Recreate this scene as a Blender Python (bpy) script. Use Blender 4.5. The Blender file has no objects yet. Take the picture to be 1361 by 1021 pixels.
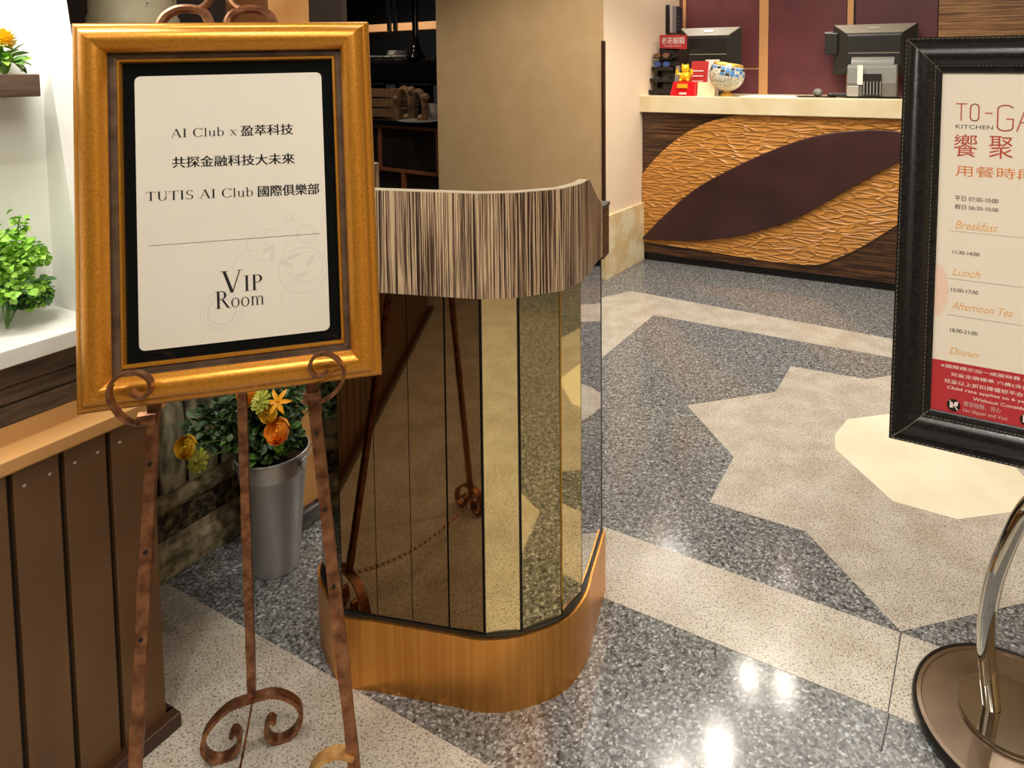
import bpy, bmesh, math, random
import numpy as np
from mathutils import Vector, Matrix
random.seed(7)
PI = math.pi
S = bpy.context.scene
COL = S.collection
# ------------------------------------------------------------------ camera
FPX, CX, CY, PIT, ROL, HC = 919.07, 791.99, 151.84, 0.0641, 0.00348, 1.3
_fw = np.array([0, math.cos(PIT), -math.sin(PIT)]); _r = np.array([1., 0, 0]); _d = np.cross(_fw, _r)
RC = np.array([math.cos(ROL)*_r+math.sin(ROL)*_d, -math.sin(ROL)*_r+math.cos(ROL)*_d, _fw])
CP = np.array([0, 0, HC])
cd = bpy.data.cameras.new('camera'); cam = bpy.data.objects.new('camera', cd); COL.objects.link(cam)
cd.sensor_width = 36; cd.lens = FPX/1361*36; cd.clip_start = .02; cd.clip_end = 60
cd.shift_x = (680.5-CX)/1361; cd.shift_y = (CY-510.5)/1361
mw = Matrix.Identity(4)
for i in range(3):
    mw[i][0] = RC[0][i]; mw[i][1] = -RC[1][i]; mw[i][2] = -RC[2][i]; mw[i][3] = CP[i]
cam.matrix_world = mw
S.camera = cam
# ------------------------------------------------------------------ world and exposure
w = bpy.data.worlds.new('hall_air'); S.world = w; w.use_nodes = True
w.node_tree.nodes['Background'].inputs[0].default_value = (1, .94, .86, 1)
w.node_tree.nodes['Background'].inputs[1].default_value = .25
S.view_settings.view_transform = 'Standard'; S.view_settings.look = 'None'
S.view_settings.gamma = 1; S.view_settings.use_curve_mapping = False
S.view_settings.exposure = 0.35
# ------------------------------------------------------------------ projection helpers (pixel of the photograph -> point on a real surface)
def ray(u, v): return RC.T @ np.array([(u-CX)/FPX, (v-CY)/FPX, 1.])
def FL(u, v, z=0.): q = ray(u, v); return CP+q*(z-HC)/q[2]
def AT(u, v, Y): q = ray(u, v); return CP+q*Y/q[1]
def PLN(u, v, a, b):
    q = ray(u, v); n = np.array([-(b[1]-a[1]), b[0]-a[0]]); t = n@np.array([a[0], a[1]])/(n@q[:2]); return CP+q*t
AD = np.array([.883, -.47, 0]); AD /= np.linalg.norm(AD)       # grid of the hall
BD = np.array([-AD[1], AD[0], 0])
ZV = np.array([0, 0, 1.])
GD = np.array([.4462, .8949, 0]); NR = np.array([.8949, -.4462, 0])   # direction of the left wainscot wall / its outward normal
# ------------------------------------------------------------------ lights
CEIL = 2.42
def spot(x, y, z, e, tgt=None, col=(1, .92, .80), ang=100, r=.04, blend=.6):
    l = bpy.data.lights.new('downlight_fill_beam', 'SPOT'); l.energy = e; l.color = col; l.spot_size = math.radians(ang); l.spot_blend = blend; l.shadow_soft_size = r
    o = bpy.data.objects.new('downlight_fill_beam', l); COL.objects.link(o); o.location = (x, y, z)
    if tgt is not None:
        o.rotation_euler = (Vector(tgt)-Vector((x, y, z))).to_track_quat('-Z', 'Y').to_euler()
    return o
def area(loc, tgt, e, sx, sy, col=(1, .95, .87), name='ceiling_fill_area'):
    l = bpy.data.lights.new(name, 'AREA'); l.shape = 'RECTANGLE'; l.size = sx; l.size_y = sy; l.energy = e; l.color = col
    o = bpy.data.objects.new(name, l); COL.objects.link(o); o.location = loc
    o.rotation_euler = (Vector(tgt)-Vector(loc)).to_track_quat('-Z', 'Y').to_euler(); return o
def mirror_pt(u, v, Z):
    q = ray(u, v); g = FL(u, v); return g+np.array([q[0], q[1], -q[2]])*Z/(-q[2])
LAMPS = [mirror_pt(u, v, CEIL-.012) for u, v in ((995, 905), (1042, 915), (1045, 775), (1080, 780), (955, 1003))]
for p in LAMPS: spot(p[0], p[1], CEIL-.03, 20, ang=110)
for x, y, e in ((-.6, .35, 26), (.5, .2, 30), (1.2, 2.2, 40), (.4, 3.3, 28), (-.3, 2.6, 14), (-.72, 2.0, 7), (1.9, 3.0, 22), (.1, -.9, 24), (-1.1, -.3, 16), (1.1, -.4, 34), (-.35, 3.7, 24), (-1.0, 3.9, 22), (-2.1, 5.0, 40)):  # spots near the column and over the buffet are added fill
    spot(x, y, CEIL-.03, e, ang=130, blend=.9)
LAMPS2 = [(-.35, 3.7), (-.6, .35), (.5, .2), (1.2, 2.2), (.4, 3.3), (-.3, 2.6), (1.9, 3.0), (.1, -.9), (1.1, -.4)]
area((.3, .3, CEIL-.05), (.3, .8, 0), 26, 1.6, 1.6)  # soft area fill added below the ceiling, no panel fixture there
area((.9, 3.0, CEIL-.05), (.9, 3.0, 0), 20, 1.6, 1.6)  # same added fill over the far floor
area((.45, 4.85, 2.3), (.55, 4.9, 1.3), 7, .4, .4, (1, .93, .86), 'counter_glow')
area((-1.0, .95, 1.75), (-1.08, 1.12, .9), 6, .5, .1, (1, .98, .92), 'niche_strip_light')
spot(-2.6, 6.3, CEIL-.03, 60, (-1.9, 7.2, 1.2), ang=120)  # fill spot added to lift the dim buffet zone
# ------------------------------------------------------------------ materials
def M(name, col, rough=.5, metal=0., **k):
    m = bpy.data.materials.new(name); m.use_nodes = True
    b = m.node_tree.nodes['Principled BSDF']
    b.inputs['Base Color'].default_value = (*col, 1); b.inputs['Roughness'].default_value = rough; b.inputs['Metallic'].default_value = metal
    for kk, vv in k.items(): b.inputs[kk.replace('_', ' ')].default_value = vv
    return m
def sr(*c):
    return tuple((x/255/12.92 if x/255 <= .04045 else ((x/255+.055)/1.055)**2.4) for x in c)
def nd(m, t, **k):
    n = m.node_tree.nodes.new(t)
    for a, b in k.items():
        if a.startswith('i_'): n.inputs[a[2:].replace('_', ' ')].default_value = b
        else: setattr(n, a, b)
    return n
def lk(m, a, b): m.node_tree.links.new(a, b)
def coords(m, scale=(1, 1, 1), kind='Object'):
    t = nd(m, 'ShaderNodeTexCoord'); mp = nd(m, 'ShaderNodeMapping'); mp.inputs['Scale'].default_value = scale
    lk(m, t.outputs[kind], mp.inputs['Vector']); return mp.outputs['Vector']
def ramp(m, fac, stops, interp='LINEAR'):
    r = nd(m, 'ShaderNodeValToRGB'); cr = r.color_ramp; cr.interpolation = interp
    while len(cr.elements) < len(stops): cr.elements.new(.5)
    for e, (p, c) in zip(cr.elements, stops): e.position = p; e.color = (*c, 1)
    lk(m, fac, r.inputs[0]); return r.outputs[0]
def bsdf(m): return m.node_tree.nodes['Principled BSDF']
def bump(m, h, st=.3, dist=.002):
    b = nd(m, 'ShaderNodeBump'); b.inputs['Strength'].default_value = st; b.inputs['Distance'].default_value = dist
    lk(m, h, b.inputs['Height']); lk(m, b.outputs[0], bsdf(m).inputs['Normal'])
def noisy(name, c0, c1, scale, rough=.5, metal=0., sv=(1, 1, 1), lo=.35, hi=.65, detail=4, bst=0, bdist=.002, **k):
    m = M(name, c0, rough, metal, **k); v = coords(m, sv)
    n = nd(m, 'ShaderNodeTexNoise'); n.inputs['Scale'].default_value = scale; n.inputs['Detail'].default_value = detail; lk(m, v, n.inputs['Vector'])
    lk(m, ramp(m, n.outputs['Fac'], [(lo, c0), (hi, c1)]), bsdf(m).inputs['Base Color'])
    if bst: bump(m, n.outputs['Fac'], bst, bdist)
    return m
def mixc(m, a, b, fac, bt='MIX'):
    x = nd(m, 'ShaderNodeMix', data_type='RGBA', blend_type=bt)
    for s, val in (('A', a), ('B', b)):
        i = [q for q in x.inputs if q.name == s and q.type == 'RGBA'][0]
        if isinstance(val, tuple): i.default_value = (*val, 1)
        else: lk(m, val, i)
    if isinstance(fac, float): x.inputs[0].default_value = fac
    else: lk(m, fac, x.inputs[0])
    return [q for q in x.outputs if q.type == 'RGBA'][0]
def granite_dark():
    m = M('dark_flecked_granite', (.1, .1, .1), .12); v = coords(m)
    vo = nd(m, 'ShaderNodeTexVoronoi'); vo.inputs['Scale'].default_value = 195; lk(m, v, vo.inputs['Vector'])
    sep = nd(m, 'ShaderNodeSeparateColor'); lk(m, vo.outputs['Color'], sep.inputs[0])
    c1 = ramp(m, sep.outputs[0], [(0, sr(46, 44, 41)), (.35, sr(80, 79, 77)), (.6, sr(114, 114, 113)), (.88, sr(152, 154, 154)), (.99, sr(200, 204, 206))])
    v2 = nd(m, 'ShaderNodeTexVoronoi'); v2.inputs['Scale'].default_value = 62; lk(m, v, v2.inputs['Vector'])
    s2 = nd(m, 'ShaderNodeSeparateColor'); lk(m, v2.outputs['Color'], s2.inputs[0])
    c2 = ramp(m, s2.outputs[1], [(0, (0, 0, 0)), (.955, (0, 0, 0)), (.97, (.8, .8, .8))])
    sz = ramp(m, v2.outputs['Distance'], [(.12, (1, 1, 1)), (.3, (0, 0, 0))])
    mu = nd(m, 'ShaderNodeMath', operation='MULTIPLY'); lk(m, c2, mu.inputs[0]); lk(m, sz, mu.inputs[1])
    n = nd(m, 'ShaderNodeTexNoise'); n.inputs['Scale'].default_value = 75; n.inputs['Detail'].default_value = 6; lk(m, v, n.inputs['Vector'])
    c3 = mixc(m, c1, ramp(m, n.outputs['Fac'], [(.35, sr(40, 39, 37)), (.65, sr(150, 151, 151))]), .4)
    lk(m, mixc(m, c3, sr(190, 205, 222), mu.outputs[0]), bsdf(m).inputs['Base Color'])
    return m
def granite_light(name='pale_speckled_granite', t=(1, 1, 1)):
    m = M(name, (.6, .58, .52), .2); v = coords(m, (1, 1, 1))
    n = nd(m, 'ShaderNodeTexNoise'); n.inputs['Scale'].default_value = 230; n.inputs['Detail'].default_value = 4; n.inputs['Roughness'].default_value = .6; lk(m, v, n.inputs['Vector'])
    f = lambda c: tuple(a*b for a, b in zip(sr(*c), t))
    c = ramp(m, n.outputs['Fac'], [(.28, f((84, 74, 66))), (.38, f((138, 128, 115))), (.46, f((184, 177, 165))), (.6, f((203, 197, 185))), (.75, f((182, 174, 160)))])
    n2 = nd(m, 'ShaderNodeTexNoise'); n2.inputs['Scale'].default_value = 9; lk(m, v, n2.inputs['Vector'])
    lk(m, mixc(m, c, ramp(m, n2.outputs['Fac'], [(.35, (.82, .80, .76)), (.65, (1, 1, 1))]), 1., 'MULTIPLY'), bsdf(m).inputs['Base Color'])
    return m
def zebra(name, sv, stops, rough=.35):
    m = M(name, (.3, .2, .15), rough); v = coords(m, sv)
    n = nd(m, 'ShaderNodeTexNoise'); n.inputs['Scale'].default_value = 1; n.inputs['Detail'].default_value = 3; n.inputs['Roughness'].default_value = .7; lk(m, v, n.inputs['Vector'])
    lk(m, ramp(m, n.outputs['Fac'], stops), bsdf(m).inputs['Base Color']); return m
m_dark = granite_dark(); m_light = granite_light()
m_cream = noisy('cream_marble', sr(226, 216, 188), sr(236, 229, 205), 5, .15)
m_joint = M('dark_joint', sr(50, 46, 42), .6)
m_wood_v = zebra('zebra_veneer_upright', (350, 350, 3), [(.38, sr(34, 25, 24)), (.46, sr(74, 54, 46)), (.52, sr(150, 122, 96)), (.58, sr(214, 190, 152)), (.7, sr(120, 92, 74))], .32)
m_wood_h = zebra('zebra_veneer_level', (3, 3, 130), [(.36, sr(30, 18, 12)), (.5, sr(66, 42, 26)), (.58, sr(120, 82, 50)), (.7, sr(48, 30, 20))])
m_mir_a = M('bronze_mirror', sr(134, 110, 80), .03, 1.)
m_mir_b = M('champagne_mirror', sr(226, 208, 158), .03, 1.)
m_mir_c = M('silver_mirror', sr(206, 204, 206), .03, 1.)
m_black = M('black_gap', sr(14, 12, 11), .5)
m_gold = noisy('brushed_copper_gold', sr(232, 168, 88), sr(218, 150, 74), 3, .36, 1., (30, 30, .5))
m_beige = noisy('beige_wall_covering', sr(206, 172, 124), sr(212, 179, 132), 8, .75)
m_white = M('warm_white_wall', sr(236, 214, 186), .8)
m_marble = noisy('cream_veined_marble', sr(226, 200, 150), sr(240, 226, 190), 9, .2, lo=.4, hi=.55)
m_counter = noisy('counter_marble', sr(226, 208, 166), sr(238, 224, 190), 6, .18)
m_burg = noisy('burgundy_leather', sr(92, 44, 50), sr(104, 52, 56), 5, .4)
m_leaf = noisy('aubergine_leather', sr(56, 32, 30), sr(70, 40, 38), 3, .35)
m_copperstrip = M('copper_strip', sr(224, 168, 112), .35, .3)
def carved():
    m = M('carved_tan_panel', sr(206, 140, 62), .42); v = coords(m, (8, 8, 42))
    n = nd(m, 'ShaderNodeTexNoise'); n.inputs['Scale'].default_value = .7; lk(m, v, n.inputs['Vector'])
    mx = mixc(m, v, n.outputs['Color'], .25)
    vo = nd(m, 'ShaderNodeTexVoronoi', feature='DISTANCE_TO_EDGE'); vo.inputs['Scale'].default_value = 1.3; lk(m, mx, vo.inputs['Vector'])
    r = ramp(m, vo.outputs['Distance'], [(0, (1, 1, 1)), (.14, (.25, .25, .25)), (.5, (0, 0, 0))])
    bump(m, r, .9, .012); return m
m_carved = carved()
m_board = noisy('brown_painted_board', sr(98, 69, 42), sr(110, 79, 49), 6, .42)
m_tan = M('tan_painted_ledge', sr(206, 156, 96), .4)
m_strip = zebra('greybrown_band', (6, 6, 90), [(.36, sr(60, 46, 36)), (.55, sr(98, 78, 62)), (.7, sr(76, 58, 46))], .5)
m_niche = M('white_niche', sr(238, 238, 230), .6)
m_nichestone = noisy('white_quartz', sr(232, 230, 220), sr(240, 240, 234), 20, .25)
m_copper = noisy('hammered_copper', sr(98, 60, 40), sr(176, 124, 88), 60, .38, .75, lo=.3, hi=.75, bst=.25, bdist=.001)
m_copper_light = noisy('bright_copper', sr(190, 140, 80), sr(214, 170, 110), 60, .4, .7)
def gilt():
    m = M('antique_gilt', sr(196, 130, 40), .3, .55); v = coords(m)
    n = nd(m, 'ShaderNodeTexNoise'); n.inputs['Scale'].default_value = 300; n.inputs['Detail'].default_value = 6; lk(m, v, n.inputs['Vector'])
    lk(m, ramp(m, n.outputs['Fac'], [(.25, sr(178, 116, 36)), (.55, sr(202, 138, 46)), (.8, sr(214, 150, 58))]), bsdf(m).inputs['Base Color']); return m
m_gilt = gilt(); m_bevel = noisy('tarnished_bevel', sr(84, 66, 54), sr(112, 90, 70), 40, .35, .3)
m_mat = M('black_mat_board', sr(10, 14, 16), .12)
m_paper = noisy('ivory_paper', sr(214, 209, 196), sr(220, 215, 202), 3, .45)
m_ink = M('black_ink', sr(22, 18, 16), .6); m_faint = M('faint_grey_ornament_ink', sr(208, 202, 190), .6)
m_leather = noisy('black_stitched_leather', sr(20, 20, 20), sr(34, 33, 32), 140, .24, bst=.3, bdist=.001)
m_stitch = M('grey_stitching', sr(120, 112, 100), .6)
m_poster = M('poster_paper', sr(226, 216, 198), .3); m_red = M('poster_red', sr(178, 52, 56), .35)
m_redink = M('brick_red_ink', sr(176, 66, 44), .5); m_orink = M('orange_ink', sr(206, 120, 50), .5); m_orlt = M('pale_orange_ink', sr(222, 168, 96), .5)
m_peach = M('peach_wash', sr(226, 196, 176), .5); m_whink = M('white_ink', sr(240, 225, 220), .5); m_dkink = M('dark_grey_ink', sr(60, 54, 50), .6)
m_chrome = M('polished_chrome', sr(216, 212, 204), .07, 1.)
m_discb = noisy('bronze_lacquer', sr(86, 68, 50), sr(110, 90, 68), 8, .2, .4)
m_rim = M('black_rubber_rim', sr(28, 26, 24), .35)
m_zinc = noisy('galvanised_steel', sr(176, 174, 172), sr(196, 194, 192), 14, .42, .7, (1, 1, .2))
m_stone = noisy('mossy_sandstone', sr(70, 64, 46), sr(190, 182, 150), 26, .85, 0., (1, 1, .4), lo=.36, hi=.6, detail=9, bst=1., bdist=.02)
m_mould = noisy('weathered_plaster', sr(104, 94, 68), sr(176, 162, 128), 34, .8, lo=.38, hi=.62, detail=9, bst=.8, bdist=.01)
m_carve = noisy('carved_dark_frieze', sr(44, 36, 26), sr(130, 112, 80), 60, .8, lo=.4, hi=.65, bst=1., bdist=.01)
m_pillar = noisy('tan_stone_pillar', sr(214, 150, 82), sr(232, 176, 106), 9, .6)
m_green_d = noisy('dark_green_leaf', sr(36, 66, 30), sr(66, 98, 46), 30, .45)
m_green_m = M('mid_green_leaf', sr(88, 128, 56), .45); m_green_g = M('grey_green_leaf', sr(110, 132, 100), .5)
m_green_b = noisy('bright_green_leaf', sr(136, 196, 62), sr(176, 220, 92), 40, .45); m_green_b.node_tree.nodes['Principled BSDF'].inputs['Subsurface Weight'].default_value = 0
m_green_t = M('teal_green_leaf', sr(66, 120, 58), .45)
m_yel = noisy('yellow_petal', sr(250, 206, 40), sr(255, 228, 90), 30, .5); m_ora = noisy('orange_petal', sr(236, 120, 24), sr(250, 160, 40), 40, .5)
m_lily = M('amber_petal', sr(246, 170, 26), .5); m_yg = M('lime_yellow_petal', sr(224, 226, 110), .55)
m_kdark = M('dark_kitchen_panel', sr(36, 30, 26), .3); m_kcop = M('dull_copper_trim', sr(150, 92, 62), .4, .3)  # kitchen tones chosen dark so the zone reads as dimly lit
m_kwood = noisy('crate_wood', sr(96, 68, 42), sr(120, 88, 56), 20, .6); m_kwarm = M('warm_wood_beam', sr(236, 176, 120), .5)
m_plate = M('white_china', sr(214, 208, 200), .3); m_kgrey = M('dark_slate', sr(46, 48, 56), .4)
m_posd = M('black_plastic', sr(38, 36, 32), .35); m_posg = M('taupe_grey_plastic', sr(142, 134, 118), .4); m_posl = M('grey_plastic', sr(120, 118, 112), .35)
m_shiny = M('glossy_black', sr(14, 14, 16), .1); m_sil = M('silver_plastic', sr(190, 186, 180), .3, .4)
m_goldfig = M('gold_plastic', sr(250, 204, 40), .3, .3); m_redgl = M('glossy_red', sr(206, 28, 34), .2); m_redbk = M('red_cover', sr(190, 44, 44), .5)
m_card = M('cream_card', sr(244, 224, 178), .5); m_paperw = M('white_sheet', sr(244, 238, 226), .6); m_blueg = M('blue_lens', sr(50, 80, 150), .1)
m_clear = M('smoked_acrylic', sr(190, 180, 172), .1); m_clear.node_tree.nodes['Principled BSDF'].inputs['Alpha'].default_value = .55
m_glow = bpy.data.materials.new('lamp_glow'); m_glow.use_nodes = True
_b = bsdf(m_glow); _b.inputs['Emission Color'].default_value = (1, .9, .75, 1); _b.inputs['Emission Strength'].default_value = 16
m_ceil = M('ceiling_paint', sr(206, 190, 164), .8); m_hall = M('hall_wall_beige', sr(196, 168, 120), .7)
def bowlmat():
    m = M('crackle_glass', sr(226, 218, 196), .25); v = coords(m, (1, 1, .45))
    vo = nd(m, 'ShaderNodeTexVoronoi', feature='DISTANCE_TO_EDGE'); vo.inputs['Scale'].default_value = 60; lk(m, v, vo.inputs['Vector'])
    lk(m, ramp(m, vo.outputs['Distance'], [(0, sr(150, 140, 116)), (.12, sr(230, 224, 206))]), bsdf(m).inputs['Base Color']); return m
m_bowl = bowlmat(); m_blue = M('blue_mosaic', sr(70, 140, 205), .25); m_goldleaf = M('gold_leaf', sr(236, 190, 90), .3, .6)
# ------------------------------------------------------------------ mesh helpers
class B:
    def __init__(s): s.v = []; s.f = []; s.m = []; s.mi = 0
    def quad_strip(s, rings, closed=True, cap=False, loop=False):
        n = len(rings[0]); o = len(s.v)
        for r in rings: s.v += [tuple(p) for p in r]
        R = len(rings)
        for i in range(R if loop else R-1):
            j2 = (i+1) % R
            for k in range(n if closed else n-1):
                k2 = (k+1) % n; s.f.append((o+i*n+k, o+i*n+k2, o+j2*n+k2, o+j2*n+k)); s.m.append(s.mi)
        if cap and not loop:
            s.f.append(tuple(o+k for k in range(n))[::-1]); s.m.append(s.mi); s.f.append(tuple(o+(R-1)*n+k for k in range(n))); s.m.append(s.mi)
        return s
    def box(s, x0, x1, y0, y1, z0, z1):
        return s.quad_strip([[(x0, y0, z0), (x1, y0, z0), (x1, y1, z0), (x0, y1, z0)], [(x0, y0, z1), (x1, y0, z1), (x1, y1, z1), (x0, y1, z1)]], cap=True)
    def prism(s, poly, d):           # polygon (3-D points) swept by vector d
        return s.quad_strip([[tuple(p) for p in poly], [tuple(np.array(p)+np.array(d)) for p in poly]], cap=True)
    def lathe(s, prof, c=(0, 0, 0), n=24, cap=False):
        return s.quad_strip([[(c[0]+r*math.cos(2*PI*k/n), c[1]+r*math.sin(2*PI*k/n), c[2]+z) for k in range(n)] for r, z in prof], cap=cap)
    def tube(s, pts, r, n=8, cap=True, sq=False):
        pts = [np.array(p, float) for p in pts]; rings = []; up = None
        for i, p in enumerate(pts):
            t = pts[min(i+1, len(pts)-1)]-pts[max(i-1, 0)]; t = t/(np.linalg.norm(t)+1e-12)
            if up is None:
                up = np.array([0, 0, 1.]) if abs(t[2]) < .9 else np.array([1., 0, 0])
            a = np.cross(t, up); a /= np.linalg.norm(a)+1e-12; b = np.cross(a, t); up = b
            rr = r[i] if hasattr(r, '__len__') else r
            of = PI/4 if sq else 0
            rings.append([p+rr*(math.cos(2*PI*k/n+of)*a+math.sin(2*PI*k/n+of)*b) for k in range(n)])
        return s.quad_strip(rings, cap=cap)
    def ribbon(s, pts, nrm, w, th):  # band of width w along nrm, thickness th, following pts
        pts = [np.array(p, float) for p in pts]; nrm = np.array(nrm, float); rings = []
        for i, p in enumerate(pts):
            t = pts[min(i+1, len(pts)-1)]-pts[max(i-1, 0)]; t /= np.linalg.norm(t)+1e-12
            a = np.cross(t, nrm); a /= np.linalg.norm(a)+1e-12
            rings.append([p+a*th/2+nrm*w/2, p-a*th/2+nrm*w/2, p-a*th/2-nrm*w/2, p+a*th/2-nrm*w/2])
        return s.quad_strip(rings, cap=True)
    def ball(s, c, r, n=12, m=8, sc=(1, 1, 1)):
        return s.quad_strip([[(c[0]+sc[0]*r*math.sin(PI*i/m)*math.cos(2*PI*k/n), c[1]+sc[1]*r*math.sin(PI*i/m)*math.sin(2*PI*k/n), c[2]-sc[2]*r*math.cos(PI*i/m)) for k in range(n)] for i in [.05]+list(range(1, m))+[m-.05]], cap=True)
    def face(s, pts):
        o = len(s.v); s.v += [tuple(p) for p in pts]; s.f.append(tuple(range(o, o+len(pts)))); s.m.append(s.mi); return s
def smooth_curve(pts, n=8):
    P_ = [np.array(p, float) for p in pts]; out = []
    for i in range(len(P_)-1):
        p0 = P_[max(i-1, 0)]; p1 = P_[i]; p2 = P_[i+1]; p3 = P_[min(i+2, len(P_)-1)]
        for k in range(n):
            t = k/n; out.append(.5*((2*p1)+(-p0+p2)*t+(2*p0-5*p1+4*p2-p3)*t*t+(-p0+3*p1-3*p2+p3)*t**3))
    out.append(P_[-1]); return out
def obj(name, b, mat, parent=None, smooth=False, bevel=0, kind=None, label=None, group=None, local=False):
    me = bpy.data.meshes.new(name); me.from_pydata([tuple(map(float, p)) for p in b.v], [], b.f); me.validate()
    mats = mat if isinstance(mat, (list, tuple)) else [mat]
    for x in mats: me.materials.append(x)
    if len(mats) > 1:
        for p, i in zip(me.polygons, b.m): p.material_index = i
    bm = bmesh.new(); bm.from_mesh(me); bmesh.ops.remove_doubles(bm, verts=bm.verts, dist=1e-6); bmesh.ops.recalc_face_normals(bm, faces=bm.faces); bm.to_mesh(me); bm.free()
    if smooth:
        for p in me.polygons: p.use_smooth = True
        try: me.set_sharp_from_angle(angle=math.radians(40))
        except Exception: pass
    o = bpy.data.objects.new(name, me); COL.objects.link(o)
    if parent is not None:
        o.parent = parent
        if not local: o.matrix_parent_inverse = parent.get('_inv') and Matrix() or MW[parent.name].inverted()
        MW[o.name] = MW[parent.name] if local else Matrix()
    else: MW[o.name] = Matrix()
    if bevel:
        md = o.modifiers.new('edge', 'BEVEL'); md.width = bevel; md.segments = 2; md.limit_method = 'ANGLE'
    if kind: o['kind'] = kind
    if label: o['label'] = label
    if group: o['group'] = group
    return o
MW = {}
def thing(name, label, cat, loc=(0, 0, 0), ax=None, group=None, kind=None):   # Empty at the base; ax = rows of local x, y, z axes
    o = bpy.data.objects.new(name, None); COL.objects.link(o); o.empty_display_size = .05
    m = Matrix.Identity(4)
    if ax is not None:
        for i in range(3):
            for j in range(3): m[i][j] = ax[j][i]
    for i in range(3): m[i][3] = loc[i]
    o.matrix_world = m; MW[o.name] = m
    if kind: o['kind'] = kind
    else:
        o['label'] = label; o['category'] = cat
    if group: o['group'] = group
    return o
def tag(o, label, cat, group=None):
    o['label'] = label; o['category'] = cat
    if group: o['group'] = group
    return o
def rotz(a): return [(math.cos(a), math.sin(a), 0), (-math.sin(a), math.cos(a), 0), (0, 0, 1)]
AX_HALL = [tuple(AD), tuple(BD), (0, 0, 1)]
# ------------------------------------------------------------------ lettering
def text_b(s, height=None, width=None, weight=0., shear=0., spacing=1., y=0.):
    if weight > 0:
        b0 = text_b(s, height, width, 0., shear, spacing, y); hgt = max(p[2] for p in b0.v); bs = [b0]
        for dx in (-weight*1.2*hgt, weight*1.2*hgt): bs.append(shift(join(b0), dx, 0, -.00002))
        return join(*bs)
    weight = 0.
    """text laid in the local x-z plane facing -y, lower left at the origin; scaled to the given width and height"""
    c = bpy.data.curves.new('t', 'FONT'); c.body = s; c.size = 1; c.offset = weight; c.shear = shear; c.space_character = spacing; c.resolution_u = 4
    o = bpy.data.objects.new('t', c); COL.objects.link(o)
    dg = bpy.context.evaluated_depsgraph_get(); me = bpy.data.meshes.new_from_object(o.evaluated_get(dg))
    b = B(); vs = np.array([v.co[:] for v in me.vertices]) if len(me.vertices) else np.zeros((1, 3))
    mn = vs.min(0); mx = vs.max(0); d = np.maximum(mx-mn, 1e-6)
    sx = width/d[0] if width else height/d[1]; sz = height/d[1] if height else sx
    b.v = [((v[0]-mn[0])*sx, y, (v[1]-mn[1])*sz) for v in vs]; b.f = [tuple(p.vertices) for p in me.polygons]; b.m = [0]*len(b.f)
    bpy.data.objects.remove(o); bpy.data.curves.remove(c); bpy.data.meshes.remove(me)
    return b
def shift(b, x, z, y=0, sk=0.):
    b.v = [(p[0]+x, p[1]+y, p[2]+z+sk*p[0]) for p in b.v]; return b
def join(*bs):
    r = B()
    for b in bs:
        o = len(r.v); r.v += b.v; r.f += [tuple(i+o for i in f) for f in b.f]; r.m += b.m
    return r
TK, TN, SF = .115, .04, .17     # thick stem, thin stroke, serif length of the roman capitals
def g_line(b, x0, y0, x1, y1, w): # horizontal-width stroke
    b.face([(x0-w/2, 0, y0), (x0+w/2, 0, y0), (x1+w/2, 0, y1), (x1-w/2, 0, y1)])
def g_ser(b, x, y, l=.26): b.face([(x-l/2, 0, y), (x+l/2, 0, y), (x+l/2, 0, y+.025), (x-l/2, 0, y+.025)])
def g_bar(b, x0, x1, y, h=.035): b.face([(x0, 0, y), (x1, 0, y), (x1, 0, y+h), (x0, 0, y+h)])
def g_arc(b, cx, cy, rx, ry, a0, a1, wt=TK, wn=TN, n=14):
    r = []
    for i in range(n+1):
        a = math.radians(a0+(a1-a0)*i/n); wd = wn+(wt-wn)*abs(math.cos(a))
        r.append([(cx+(rx)*math.cos(a), 0, cy+ry*math.sin(a)), (cx+(rx-wd)*math.cos(a), 0, cy+(ry-wn-(wd-wn)*.2)*math.sin(a))])
    b.quad_strip(r, closed=False)
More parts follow.
